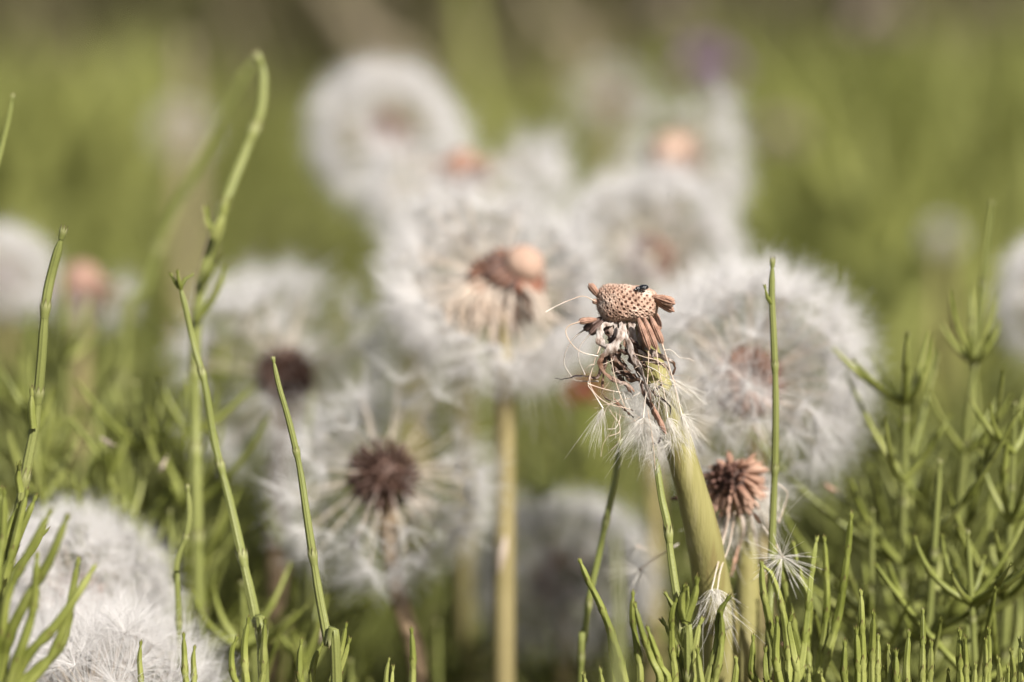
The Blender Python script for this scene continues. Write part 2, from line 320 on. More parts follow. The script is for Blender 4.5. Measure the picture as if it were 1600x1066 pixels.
# ------------------------------------------------------------------ dandelion pieces
def fib(n, jit=0.0):
    i = np.arange(n)+.5; ph = np.arccos(1-2*i/n); th = np.pi*(1+5**.5)*i; d = np.stack([np.cos(th)*np.sin(ph), np.sin(th)*np.sin(ph), np.cos(ph)], 1)
    return unit(d + rng.normal(0, jit, d.shape)) if jit else d
def sphereish(mb, c, rx, ry, rz, axis=(0, 0, 1), nu=32, nv=18, lump=0.0, tint=0.0):
    Z = unit(axis); A, B = perp(Z); u = np.arange(nu)*2*np.pi/nu; v = np.linspace(0, np.pi, nv)
    U, V = np.meshgrid(u, v, indexing='ij'); k = 1 + lump*np.sin(5*U+3*V)*np.sin(7*V)
    p = (np.cos(U)*np.sin(V)*rx*k)[..., None]*A + (np.sin(U)*np.sin(V)*ry*k)[..., None]*B + (np.cos(V)*rz*k)[..., None]*Z + np.asarray(c)
    i = np.arange(nu)[:, None]*nv; i2 = ((np.arange(nu)+1) % nu)[:, None]*nv; j = np.arange(nv-1)[None]
    f = np.stack(np.broadcast_arrays(i+j, i+j+1, i2+j+1, i2+j), -1).reshape(-1, 4); mb.add(p.reshape(-1, 3), f, tint)
def pappus_discs(mb, tips, D, n, L, rad, lo=48, hi=80):
    """umbrella of fine hairs at every seed's tip"""
    N = len(tips); A, B = perp(D); az = rng.uniform(0, 2*np.pi, (N, n)); th = np.radians(rng.uniform(lo, hi, (N, n))); LL = L*rng.uniform(.62, 1.15, (N, n))
    U = np.cos(az)[..., None]*A[:, None] + np.sin(az)[..., None]*B[:, None]; K = 3; path = []
    for t in np.linspace(0, 1, K):
        a = th*(0.86+.14*t); path.append(tips[:, None] + (LL*t)[..., None]*(np.cos(a)[..., None]*D[:, None] + np.sin(a)[..., None]*U))
    path = np.stack(path, 2).reshape(N*n, K, 3); tubes(mb, path, np.array([rad, rad*.8, rad*.35]), 3)
def fusiform(mb, base, D, L, r, sides=5, K=6, tint=0.0):
    t = np.linspace(0, 1, K); prof = r*np.array([.35, .8, 1, .95, .6, .15])[:K]
    path = base[:, None] + (D*1.0)[:, None]*(t*L)[None, :, None]; tubes(mb, path, prof, sides, tint)
def stalk(root, pts, r0, r1, m, bendtint=None, name='flower_stalk'):
    mb = MB(); p, s = resample(pts, .3); r = np.interp(s, [0, s[-1]], [r0, r1]); tube(mb, p, r*(1+.008*np.sin(s*4)), 20, None, bendtint if bendtint is not None else np.zeros(len(p)))
    return pobj(mb, name, m, root)
def bracts(root, c, axis, r, n, L, m, name='bract', down=True, w=.09):
    """ring of reflexed sepals under the head, hanging along the stalk"""
    Z = unit(axis); A, B = perp(Z[None]); A, B = A[0], B[0]
    for k in range(n):
        a = k*6.283/n + random.gauss(0, .15); u = math.cos(a)*A + math.sin(a)*B; l = L*random.uniform(.7, 1.15)
        q = [c + u*r*.6 - Z*.02, c + u*(r*1.15) - Z*.12*l, c + u*(r*1.35+random.uniform(-.05, .2)) - Z*.5*l, c + u*(r*1.0+random.uniform(-.1, .4)) - Z*l]
        mb = MB(); ribbon(mb, q, [w*.8, w, w*.9, w*.2], u0=u); pobj(mb, name, m, root)
def ribbon(mb, pts, widths, u0=None, twist=0.0, curl=1.2, n=36, thick=.010, tint=None, rough=.0, tw0=0.0):
    """thin dry leaf with real thickness, curled across its width and twisted along its length"""
    p, s = resample(pts, max(.01, arclen(spline(pts, 60))[-1]/n)); K = len(p); t = s/s[-1]; w = np.interp(t, np.linspace(0, 1, len(widths)), widths)
    T = unit(np.gradient(p, axis=0)); N = np.zeros_like(p); nn = np.asarray(u0 if u0 is not None else (0.15, -1, .1), float)
    for i in range(K): 
        nn = nn - T[i]*np.dot(nn, T[i]); nn = nn/max(1e-6, np.linalg.norm(nn)); N[i] = nn
    B = np.cross(T, N); tw = tw0 + twist*t + rough*np.sin(t*23+p[0, 0]*40)*1.5; ct, st_ = np.cos(tw)[:, None], np.sin(tw)[:, None]; N, B = N*ct+B*st_, B*ct-N*st_
    m = 7; q = np.linspace(-1, 1, m); ph = q*curl*.5
    wid = w*(1+rough*np.sin(t*31+p[0, 2]*20))
    up = []; dn = []
    for k in range(m):
        R = wid/max(curl, .2); x = R*math.sin(ph[k]); z = R*(math.cos(ph[k])-1)
        rg = rough*.25*wid*np.sin(t*40+k*2.1)
        up.append(p + B*x[:, None] + N*(z+rg+thick*.5*(1-.6*q[k]**2))[:, None]); dn.append(p + B*x[:, None] + N*(z+rg-thick*.5*(1-.6*q[k]**2))[:, None])
    ring = np.stack(up + dn[::-1], 1); M = 2*m; i = np.arange(K-1)[:, None]*M; j = np.arange(M)[None]; j2 = (j+1) % M
    f = np.stack(np.broadcast_arrays(i+j, i+M+j, i+M+j2, i+j2), -1).reshape(-1, 4)
    tt = np.zeros(K) if tint is None else np.interp(t, np.linspace(0, 1, len(tint)), tint)
    mb.add(ring.reshape(-1, 3), f, np.repeat(tt, M))

def tuft(sub, c, targets, n=90, r=.0017, bulge=.22, loose=.38, name='pappus_hair', m=None, spread=.05):
    """matted pappus: hairs gather into wisps that end at the given places"""
    mb = MB(); c = np.asarray(c); paths = []; T = [np.asarray(t) for t in targets]; w = [np.linalg.norm(t-c) for t in T]
    for i in range(n):
        k = i % len(T); e = T[k]; L = w[k]; e2 = e + rng.normal(0, spread if random.random() > loose else spread*4, 3)*L
        e2 = c + (e2-c)*random.uniform(.72, 1.08)
        D = unit(e2-c); A, B = perp(D[None]); ph = random.uniform(0, 6.28); off = (math.cos(ph)*A[0]+math.sin(ph)*B[0])*bulge*L*random.uniform(.1, 1.0)
        t = np.linspace(0, 1, 8)[:, None]; paths.append(c + (e2-c)*t + off*np.sin(np.pi*t**.8)*(1-.3*t) + V(0, 0, -.06)*L*t**2)
    tubes(mb, np.array(paths), r*np.array([1.2, 1, 1, .95, .9, .8, .6, .3]), 3); return pobj(mb, name, m or M_SILK, sub)

def clock(label, px, py, d, Rpx, core, bald=None, thin=None, nseed=150, nh=60, hair=.0022, corer=.30, ach=.30, stalkpts=None, stalkmat=None, sr=.17, squash=1.0, axis=(0, 0, 1), baldmat=None, ragged=0.0, group='dandelion seed heads', offs=(0, 0), brm=None, lo=32, hi=80, far=False):
    """seed head: receptacle, seeds with achene and pappus, sepals, stalk. bald=(direction, cos): seeds lost on that side. thin=(direction, cos, keep)"""
    c = P(px, py, d); R = Rpx*d/FPX
    root = Thing('dandelion_clock', (c[0], c[1], 0), label, 'dandelion', group)
    Z = unit(axis); rec = MB(); rx = corer*.86 if bald is None else corer*1.02; sphereish(rec, c, rx, rx, rx*squash, Z, lump=.02); 
    pobj(rec, 'receptacle', baldmat or core, root)
    D = fib(nseed, .07); D = D[(D@Z) > -0.80]
    if bald is not None: D = D[(D@unit(bald[0])) < bald[1]]
    b0 = c + D*corer*.92; am = MB(); fusiform(am, b0, D, ach, ach*.17, tint=np.repeat(rng.uniform(0, 1, (len(D), 1))**2, 6, 1)); pobj(am, 'achene_coat', core, root)
    Dp = D
    if thin is not None:
        keep = rng.uniform(0, 1, len(D)) < np.where((D@unit(thin[0])) > thin[1], thin[2], 1.0); Dp = D[keep]
    if ragged: ph = px*.1; f_ = np.sin(Dp[:, 0]*3.1+ph)*np.cos(Dp[:, 2]*3.7+ph*2)+.6*np.sin(Dp[:, 1]*6+Dp[:, 2]*5+ph); Dp = Dp[f_ + rng.normal(0, .35, len(Dp)) > -1.2+1.6*ragged]
    hl = R*.36; ang = math.cos(math.radians((lo+hi)/2)); Rb = R - hl*ang*1.0
    Dj = unit(Dp + rng.normal(0, .05, Dp.shape)); Rj = Rb*rng.uniform(.84, 1.06, (len(Dp), 1)); tips = c + Dj*Rj
    bk = MB(); s0 = c + Dp*(corer+ach*.85); mid = (s0+tips)*.5 + rng.normal(0, .02, tips.shape); tubes(bk, np.stack([s0, mid, tips], 1), np.array([.012, .009, .009]), 3, .6)
    pm = MB(); pappus_discs(pm, tips, Dj, nh, hl*1.12, hair*1.12, lo, hi)
    pobj(pm, 'pappus_hair', M_FLUFF, root); tag(pobj(bk, 'seed_beak', M_BEAK, root), kind='stuff')
    if stalkpts is not None:
        q = [c - Z*corer*.6] + [P(*a) for a in stalkpts]; g = q[-1]; q.append(np.array((g[0]+(g[0]-q[-2][0])*.35, g[1]+.1, g[2]*.45))); q.append(np.array((g[0]+(g[0]-q[-3][0])*.4, g[1]+.3, -.6)))
        stalk(root, q, sr*.9, sr*1.1, stalkmat or M_STALKB)
        if not far: bracts(root, c - Z*corer*.8, Z, sr*1.2, 9, .9, brm or M_BRACTG)
    return root, c, R

# the nine clocks and bare heads behind the sharp one
clock('large full white clock just right of the sharp bald head, thin green stem crossing it', 1168, 598, 39.2, 198, M_ACHM, thin=(CAMD, .62, .28), nseed=170, nh=84, hair=.0024, corer=.33, ach=.30, stalkpts=[(1190, 800, 39.6), (1196, 1066, 39.8)], stalkmat=M_STALKB, axis=(-.1, -.25, 1))
RB, _c, _r = clock('clock with half its top gone, peach cushion over brown seeds, on a tall buff stalk', 776, 436, 40.4, 184, M_ACHB, bald=((.22, -.66, .72), .12), nseed=310, nh=74, hair=.0024, corer=.24, ach=.26, axis=(.3, -.2, .9), baldmat=M_ACHD, sr=.175, stalkpts=[(786, 590, 40.4), (789, 720, 40.5), (788, 860, 40.6), (787, 1066, 40.7)], brm=M_BRACTP)
clock('round full white clock at the top, with a faint pinkish centre, behind all its neighbours', 602, 213, 53.5, 122, M_ACHO, thin=(CAMD, .75, .35), nseed=150, nh=54, hair=.0034, corer=.32, ach=.26, stalkpts=[(640, 500, 54), (650, 900, 54)], stalkmat=M_STALKB, far=True)
clock('clock with an orange bald crown, between the round top clock and the peach head', 722, 262, 49, 175, M_ACHO, bald=((0, -.1, 1), .22), nseed=150, nh=54, hair=.003, corer=.33, ach=.26, stalkpts=[(722, 500, 49.3), (730, 900, 49.5)], stalkmat=M_STALKB, baldmat=M_ACHO, far=True)
clock('clock with a bald peach crown and fluff below and right, highest of the right-hand cluster', 1050, 248, 50.5, 138, M_PEACH, ragged=.30, bald=((-.75, -.5, .4), .25), nseed=140, nh=46, hair=.0032, corer=.50, ach=.2, stalkpts=[(1080, 500, 52), (1090, 900, 52)], stalkmat=M_STALKB, baldmat=M_PEACH, far=True)
clock('wide white clock with a pale yellow spot in its brown centre, above the sharp head', 1012, 406, 46, 156, M_ACHM, ragged=.25, bald=((.25, -.9, .15), .965), thin=(CAMD, .6, .5), nseed=170, nh=56, hair=.0028, corer=.26, ach=.26, stalkpts=[(1020, 700, 46.5), (1020, 1000, 46.5)], stalkmat=M_STALKB, baldmat=M_YELL, far=True)
clock('open see-through clock with a dark brown centre facing us, low between the tall stalks', 598, 742, 39.6, 186, M_ACHD, ragged=.12, thin=(unit(CAMD*.55 + V(-.1, 0, .8)), .12, .16), nseed=150, nh=52, hair=.0023, corer=.42, ach=.22, stalkpts=[(622, 930, 39.8), (655, 1066, 39.9)], stalkmat=M_STALKP, axis=(0, -.45, 1), sr=.15)
clock('ragged clock with a nearly black centre and pale hanging sepals, behind the left shoots', 445, 588, 43.5, 186, M_ACHD, ragged=.5, thin=(CAMD, .35, .25), nseed=160, nh=52, hair=.0026, corer=.30, ach=.28, stalkpts=[(432, 800, 43.7), (440, 1000, 43.8)], stalkmat=M_STALKP, sr=.2, brm=M_BRACTP)
clock('upper of the two fluffy clocks in the bottom left corner', 118, 950, 38.6, 160, M_ACHM, nseed=170, nh=110, hair=.0021, corer=.3, ach=.28, stalkpts=[(118, 1300, 38.7)])
clock('lower and nearer of the two fluffy clocks in the bottom left corner', 150, 1140, 36.4, 215, M_ACHM, nseed=190, nh=120, hair=.0019, corer=.3, ach=.28, stalkpts=[(150, 1500, 36.4)], lo=35, hi=78)
clock('shaded grey clock low in the middle, between the buff stalk and the sharp flower stalk', 882, 905, 45, 145, M_ACHM, nseed=150, nh=52, hair=.0026, corer=.34, ach=.26, stalkpts=[(882, 1400, 45)], far=True)
clock('small blurred clock at the left edge of the picture', 8, 432, 53, 82, M_ACHM, nseed=130, nh=46, hair=.0034, corer=.2, ach=.2, stalkpts=[(8, 900, 53)], far=True)
clock('blurred clock cut off by the right edge of the picture', 1668, 470, 45, 118, M_ACHM, nseed=130, nh=48, hair=.0028, corer=.28, ach=.26, stalkpts=[(1668, 1000, 45)], far=True)
clock('faint distant clock above the middle, far behind the others, in half shade', 955, 160, 78, 72, M_ACHM, nseed=60, nh=20, hair=.003, corer=.25, ach=.25, stalkpts=[(955, 700, 78)], far=True)
clock('faint distant clock above the left thicket, over a pale blurred stalk', 282, 205, 84, 48, M_ACHM, nseed=60, nh=20, hair=.003, corer=.25, ach=.25, stalkpts=[(290, 560, 84)], far=True)
clock('tiny blurred clock far off in the green on the right', 1472, 372, 80, 26, M_ACHM, nseed=60, nh=30, hair=.004, corer=.15, ach=.15, stalkpts=[(1472, 700, 80)], far=True)
# the bald brown head on the left
r_, c_, R_ = clock('brownish bald head with a skirt of faded fluff, left of the horsetail thicket', 128, 440, 49.5, 95, M_ACHM, bald=((0, 0, 1), .0), thin=((0, -1, 0), -.9, .45), nseed=120, nh=30, hair=.0026, corer=.38, ach=.3, stalkpts=[(125, 700, 49.5)], baldmat=M_ACHM, far=True)
ax_ = unit(V(.42, -.42, .8)); cB = P(819, 412, 40.3); mb = MB(); sphereish(mb, cB, .33, .33, .27, ax_, lump=.03); pobj(mb, 'cushion', M_PEACH, RB)
A_, B_ = perp(ax_[None]); A_, B_ = A_[0], B_[0]
for k in range(30):
    a = k*6.283/30; u = math.cos(a)*A_ + math.sin(a)*B_; left = u[0] < -.1; dd = unit(u*(.7 if not left else 1.0) - ax_*.35 + V(0, 0, -.45 if not left else .05) + rng.normal(0, .14, 3)); b0 = cB + u*.27 - ax_*.10
    mb = MB(); L = random.uniform(.24, .34)*(1.25 if left else 1); K = 8; t = np.linspace(0, 1, K); tube(mb, b0 + dd*(t*L)[:, None], .045*np.interp(t, [0, .2, .5, .8, 1], [.4, .9, 1, .8, .12]), 10, lambda th, i: 1+.14*np.cos(5*th), np.full(K, random.random())); pobj(mb, 'seed', (M_ACHD if k % 2 else M_ACHB) if left else M_ACHO, RB)
for k in range(16):
    x = 752 + k*6.2 + random.gauss(0, 2); e = (x-805)*.55; mb = MB(); z = 40.1 + random.uniform(-.1, .3)
    ribbon(mb, PP([(790+(x-790)*.5, 440, z+.1), (x, 462, z-.05), (x+e*.5, 490, z-.05), (x+e, random.uniform(505, 540), z)]), [.05, .09, .10, .03], curl=.8, rough=.08, tint=[0, 0, .1, random.choice([0, 0, .6])]); pobj(mb, 'sepal', M_BRACTP if k % 4 else M_BRACTD, RB)
for k in range(14):
    x = 700 + k*11 + random.gauss(0, 4); mb = MB(); p, _ = resample(PP([(772+(x-772)*.25, 430, 40.3), (740+(x-772)*.5, 470, 40.0), (690+(x-700)*.75, 520+random.uniform(-30, 30), 39.9)]), .1); tube(mb, p, .013, 5); pobj(mb, 'seed_beak', M_BEAK, RB)
tuft(Sub(RB['o'], RB), P(822, 535, 40.2), [P(838, 612, 40.2), P(815, 600, 40.1), P(855, 596, 40.2), P(830, 585, 41), P(868, 575, 40.3)], 260, r=.004, bulge=.2, spread=.2, name='loose_pappus')
mb = MB(); ribbon(mb, [P(790, 838, 40.4), P(786, 862, 40.35), P(780, 895, 40.4)], [.06, .14, .03], curl=.6); pobj(mb, 'torn_strip', M_BRACTP, RB)

# ------------------------------------------------------------------ hero: the sharp bald head
ach_id = 0
def hero_achene(root, q0, q1, r, m, spiny=True, sag=0.0, twist=0):
    """ribbed seed with spiny scales toward its tip"""
    mb = MB(); q0, q1 = np.asarray(q0), np.asarray(q1); L = np.linalg.norm(q1-q0); D = (q1-q0)/L; K = 26; t = np.linspace(0, 1, K)
    A, B = perp(D[None]); p = q0 + (q1-q0)*t[:, None] + A[0]*(sag*L*np.sin(t*np.pi))[:, None]
    prof = r*np.interp(t, [0, .12, .4, .7, .86, .93, 1], [.35, .62, .95, 1.0, .75, .38, .16])
    tube(mb, p, prof, 30, lambda th, i: 1+.14*np.cos(10*th)+.05*np.cos(5*th+1), np.clip(.55-.75*np.cos(10*np.arange(30)*2*np.pi/30)[None, :] + .3*np.sin(t*17)[:, None], 0, 1)*np.ones((K, 30)))
    if spiny:                                    # rows of short scales on the ridges
        T, AA, BB = frames(p)
        for k in range(10):
            th = k*.6283
            for i in range(9, 23, 1):
                if i < 15 and random.random() < .5: continue
                u = math.cos(th)*AA[i] + math.sin(th)*BB[i]; w = np.cross(T[i], u); b = p[i] + u*prof[i]*1.1; h = r*(.16+.28*(i/23))
                mb.add(np.stack([b - T[i]*h*.5 + w*h*.22, b - T[i]*h*.5 - w*h*.22, b + T[i]*h*.8 + u*h*.75, b - u*h*.2 + T[i]*h*.2]), np.array([[0, 1, 2], [1, 3, 2], [3, 0, 2]]), .0)
    return Sub(pobj(mb, 'seed', m, root), root)
def beak(sub, pts, r=.0078, m=None, tint=(0, .8)):
    mb = MB(); p, s = resample(pts, .03); t = s/s[-1]; tube(mb, p, r*np.interp(t, [0, .15, .8, 1], [1.8, 1.0, .8, 1.5]), 6, None, np.interp(t, [0, 1], tint)); o = pobj(mb, 'beak', m or M_BEAK, sub); return p[-1]
def hero():
    base = P(1140, 1066, 36.9)*V(1, 1, 0)
    root = Thing('bald_dandelion', base, 'sharp bald dandelion with pitted tan cushion and withered sepals on a thick yellow-green stalk', 'dandelion', 'dandelion seed heads')
    px = [(1006, 530, 35.35, 34), (1016, 560, 35.4, 38), (1032, 610, 35.45, 42), (1050, 660, 35.5, 45), (1066, 715, 35.55, 47), (1083, 775, 35.7, 51), (1099, 840, 35.9, 56), (1110, 900, 36.15, 59), (1120, 960, 36.4, 61), (1131, 1066, 36.7, 62)]
    pts = [P(a, b, c) for a, b, c, _ in px] + [base + V(.3, .2, 0), base + V(.35, .2, -1)]; mb = MB(); p, s = resample(pts, .07)
    ws = [w*d/FPX/2 for _, _, d, w in px] + [.27, .27]; sk = np.linspace(0, s[-1], len(ws)); 
    kn = arclen(np.array(pts)); r = np.interp(s, kn/kn[-1]*s[-1], ws)
    r = r*(1 + .012*np.sin(s*5) + .008*np.sin(s*13))
    tube(mb, p, r, 48, lambda th, i: 1+.004*np.cos(9*th)+.02*np.cos(2*th+i*.01), np.zeros(len(p))); pobj(mb, 'flower_stalk', M_STALK, root)
    # pitted cushion
    c = P(981, 474, 35.28); nu, nv = 520, 260; u = np.linspace(0, 2*np.pi, nu, endpoint=False); v = np.linspace(0.001, np.pi-.001, nv); U, Vv = np.meshgrid(u, v, indexing='ij')
    def se(a, e): return np.sign(a)*np.abs(a)**e
    Lx, Ly, Lz = .425, .40, .245
    X = se(np.sin(Vv), .50)*se(np.cos(U), .90); Y = se(np.sin(Vv), .50)*se(np.sin(U), .90); Zc = se(np.cos(Vv), .66)
    def shape(X, Y, Zc):
        low = np.clip(-Zc, 0, 1); k = 1 - .13*low**1.5; x = X*Lx*k; y = Y*Ly*k
        z = Zc*Lz*(1 - .10*X) - .05*np.exp(-((X-.30)**2+(Y+.1)**2)/.12)*np.clip(Zc, 0, 1) + .012*np.sin(5*X+2*Y)*np.sin(4*Y+1)
        z = z - .03*np.clip(-X, 0, 1)*low
        ang = math.radians(1.0); x2 = x*math.cos(ang)+z*math.sin(ang); z2 = z*math.cos(ang)-x*math.sin(ang)
        a2 = math.radians(-6); y3 = y*math.cos(a2) - z2*math.sin(a2)*0 + z2*.24; return np.stack([x2, y3, z2 - y*.10], -1)
    pos = shape(X, Y, Zc).reshape(-1, 3)
    # pits spread evenly over the real surface: fibonacci directions projected on the mesh
    dirs = fib(420); dv = unit(pos); sel = []
    nrm = unit(pos/np.array([Lx**2, Ly**2, Lz**2]))
    pits = []
    for q in dirs:
        i = np.argmax(dv@q); pits.append(i)
    pits = np.array(sorted(set(pits))); pp = pos[pits]
    # relax: drop pits that sit too close
    keep = []; 
    for i in rng.permutation(len(pp)):
        if all(np.sum((pp[i]-pp[j])**2) > .060**2 for j in keep): keep.append(i)
    pp = pp[keep]; pn = nrm[pits][keep]
    # fill sparse places with extra pits
    for i in rng.permutation(len(pos))[:9000]:
        if np.min(np.sum((pp-pos[i])**2, 1)) > .0715**2: pp = np.vstack([pp, pos[i]]); pn = np.vstack([pn, nrm[i]])
    d1 = np.full(len(pos), 9.0)
    for a in range(0, len(pos), 6000): d1[a:a+6000] = np.sqrt(np.min(((pos[a:a+6000, None]-pp[None])**2).sum(-1), 1))
    psz = rng.uniform(.75, 1.25, len(pp)); near = np.concatenate([np.argmin(((pos[a:a+6000, None]-pp[None])**2).sum(-1), 1) for a in range(0, len(pos), 6000)]); d1 = d1/psz[near]
    rim = .009*np.exp(-((d1-.0260)/.008)**2) - .030*np.exp(-(d1/.0150)**2) + .005*np.sin(pos[:, 0]*120)*np.sin(pos[:, 2]*131)*(d1 > .02) + .008*np.sin(pos[:, 0]*29+3)*np.sin(pos[:, 2]*33)
    P3 = pos + nrm*rim[:, None]; tint = np.exp(-(d1/.0185)**2)
    mb = MB(); i = np.arange(nu)[:, None]*nv; i2 = ((np.arange(nu)+1) % nu)[:, None]*nv; j = np.arange(nv-1)[None]
    f = np.stack(np.broadcast_arrays(i+j, i2+j, i2+j+1, i+j+1), -1).reshape(-1, 4); mb.add(P3+c, f, tint)
    # fringe of tiny chaffy teeth round every pit
    A, B = perp(pn); 
    for k in range(5):
        a = rng.uniform(0, 6.28, len(pp)) if k == 0 else a + 1.257; uu = np.cos(a)[:, None]*A + np.sin(a)[:, None]*B; ww = np.cross(pn, uu)
        b = pp + uu*.0275 + pn*.004 + c; h = rng.uniform(.002, .010, (len(pp), 1))*(1 + 1.4*(pp[:, :1] < -.12)); wd = .006
        vv = np.stack([b+ww*wd, b-ww*wd, b + pn*h + uu*h*.25, b+uu*.006], 1).reshape(-1, 3); n4 = np.arange(len(pp))[:, None]*4
        ff = np.concatenate([n4+[0, 1, 2], n4+[1, 3, 2], n4+[3, 0, 2]]); mb.add(vv, ff, 0)
    m_c = mat('pitted_cushion', [(0.27, 0.17, 0.12), (0.44, 0.295, 0.22), (0.50, 0.36, 0.28), (0.62, 0.50, 0.41)], 5, [(0.2, 0.7, (0.13, 0.052, 0.032))], .8, 0, .3, 90)
    pobj(mb, 'receptacle', m_c, root)
    # seeds still attached (place of base, place of tip)
    fr = 34.88
    s1 = hero_achene(root, P(997, 497, fr), P(1015, 547, fr-.02), .049, M_ACH); e = beak(s1, [P(1013, 543, fr), P(1013, 575, fr), P(1010, 610, fr-.05), P(1005, 653, fr-.08)])
    tuft(s1, e, [P(956, 716, 34.8), P(968, 706, 34.6), P(1046, 690, 34.8), P(1038, 680, 34.5), P(990, 708, 35.0), P(1016, 716, 34.7)], 110, bulge=.2)
    s2 = hero_achene(root, P(1006, 496, fr), P(1027, 549, fr), .043, M_ACH); e = beak(s2, [P(1025, 545, fr), P(1031, 585, fr), P(1039, 620, fr), P(1043, 653, fr)])
    tuft(s2, e, [P(1072, 690, 34.8), P(1086, 706, 34.9), P(1062, 712, 34.7), P(1050, 706, 34.9), P(1064, 714, 35)], 90, bulge=.14)
    s3 = hero_achene(root, P(1016, 494, fr+.02), P(1036, 540, fr), .044, M_ACH); e = beak(s3, [P(1034, 536, fr), P(1045, 570, fr), P(1056, 610, fr), P(1065, 648, fr)], r=.009)
    tuft(s3, e, [P(1092, 680, 34.9), P(1088, 706, 34.8), P(1082, 710, 34.8), P(1095, 694, 34.8), P(1076, 690, 34.9)], 90, bulge=.16)
    tuft(s3, e, [P(1110, 648, 35.0), P(1127, 664, 35.0), P(1118, 655, 35.1), P(1112, 690, 35)], 20, bulge=.06, spread=.09)
    s4 = hero_achene(root, P(932, 499, 35.0), P(903, 503, 34.9), .040, M_ACH); beak(s4, [P(906, 503, 34.9), P(889, 509, 34.9), P(884, 519, 34.9), P(892, 536, 34.9), P(908, 550, 34.95), P(935, 557, 35)])
    s5 = hero_achene(root, P(940, 496, 35.15), P(911, 517, 35.1), .046, M_ACHD); beak(s5, [P(912, 516, 35.1), P(895, 530, 35.1), P(883, 552, 35.1), P(882, 570, 35.1), P(893, 588, 35.1), P(902, 595, 35.1), P(935, 596, 35.0)], m=M_BEAKD)  # dark seeds and beaks on the left: underside shade put into their colour
    s6 = hero_achene(root, P(944, 500, 35.1), P(920, 524, 35.05), .046, M_ACHD); beak(s6, [P(922, 522, 35.05), P(907, 540, 35.05), P(904, 560, 35.05), P(914, 586, 35.05)], m=M_BEAKD)
    s7 = hero_achene(root, P(938, 466, 35.25), P(920, 443, 35.2), .044, M_ACH)
    s8 = hero_achene(root, P(1019, 463, 35.05), P(1055, 475, 34.95), .058, M_ACH, sag=-.05); s9 = hero_achene(root, P(1020, 468, 35.1), P(1054, 487, 35.05), .045, M_ACH)
    s10 = hero_achene(root, P(1018, 482, 35.3), P(1029, 520, 35.3), .075, M_ACH, spiny=False, sag=-.12)
    s11 = hero_achene(root, P(948, 502, 35.2), P(934, 522, 35.15), .040, M_ACHD)
    s12 = hero_achene(root, P(1016, 628, 34.85), P(1041, 679, 34.8), .034, M_ACH); 
    s13 = hero_achene(root, P(952, 503, 35.1), P(946, 520, 35.05), .036, M_ACHD)
    e = beak(s13, [P(938, 540, 35.05), P(929, 565, 35), P(921, 590, 34.95), P(919, 602, 34.9), P(926, 612, 34.85), P(942, 638, 34.8)], m=M_BEAK)
    beak(s13, [P(919, 600, 34.9), P(940, 607, 34.9), P(962, 612, 34.9), P(972, 613, 34.95)])
    tuft(s13, e, [P(908, 692, 34.9), P(922, 682, 34.8), P(932, 704, 34.85), P(930, 712, 34.8), P(949, 700, 35)], 52, bulge=.05, spread=.05)
    s14 = hero_achene(root, P(936, 474, 35.2), P(926, 470, 35.15), .03, M_ACH); beak(s14, [P(930, 471, 35.1), P(912, 463, 35), P(896, 467, 34.9), P(872, 477, 34.8), P(852, 488, 34.7)], r=.006)
    # long loose silks across the sepals
    mb = MB()
    for q in ([P(991, 553, 34.8), P(1010, 559, 34.75), P(1030, 565, 34.8), P(1048, 585, 34.9), P(1056, 600, 35)], [P(955, 560, 34.8), P(963, 600, 34.8), P(978, 640, 34.8)], [P(930, 560, 34.9), P(922, 600, 34.9), P(945, 628, 34.8), P(985, 640, 34.8)], [P(1012, 640, 34.8), P(1020, 690, 34.8), P(1024, 735, 34.9)]):
        p, s = resample(q, .04); tube(mb, p, .0062, 5)
    pobj(mb, 'loose_silk', M_BEAK, root)
    # tuft pressed behind, and the brush pointing right
    sb = Sub(root['o'], root)
    tuft(sb, P(1046, 592, 35.1), [P(1110, 630, 35.0), P(1100, 622, 35.0), P(1092, 616, 35.0), P(1108, 612, 35.2)], 55, bulge=.05, spread=.035, name='loose_pappus')
    tuft(sb, P(975, 612, 35.1), [P(1012, 650, 35.1), P(985, 660, 35), P(1016, 625, 35.1), P(1002, 668, 35)], 70, bulge=.25, name='loose_pappus')
    tuft(sb, P(1052, 600, 35.05), [P(1048, 650, 35.1), P(1070, 690, 35.1), P(1040, 640, 35.1)], 60, bulge=.15, name='loose_pappus')
    tuft(sb, P(1010, 670, 34.9), [P(1022, 738, 34.9), P(998, 718, 34.9), P(1040, 722, 34.85), P(1030, 700, 34.8)], 90, bulge=.25, name='loose_pappus')
    tuft(sb, P(1048, 690, 34.85), [P(1004, 722, 34.9), P(998, 708, 34.8), P(1020, 736, 34.9)], 50, bulge=.28, name='loose_pappus')
    # threads wound round the upper stalk
    mb = MB()
    for k in range(22):
        x, y = random.uniform(950, 1040), random.uniform(545, 660); a = random.uniform(0, 6.28); q = []
        for j in range(5):
            q.append(P(x, y, 34.82 + random.uniform(-.06, .1))); a += random.gauss(0, .8); x += 17*math.cos(a)*random.uniform(.5, 1.3); y += 17*abs(math.sin(a))*random.uniform(.4, 1.3)
        p, _ = resample(q, .03); tube(mb, p, random.choice([.0025, .0035, .0045]), 5, None, np.full(len(p), random.random()))
    pobj(mb, 'loose_silk', M_BEAK, root)
    tuft(Sub(root['o'], root), P(1018, 600, 34.95), [P(1050, 640, 34.95), P(1030, 660, 34.9), P(1060, 615, 35), P(1000, 650, 34.9), P(1042, 668, 34.95)], 70, bulge=.3, spread=.15, name='loose_pappus')
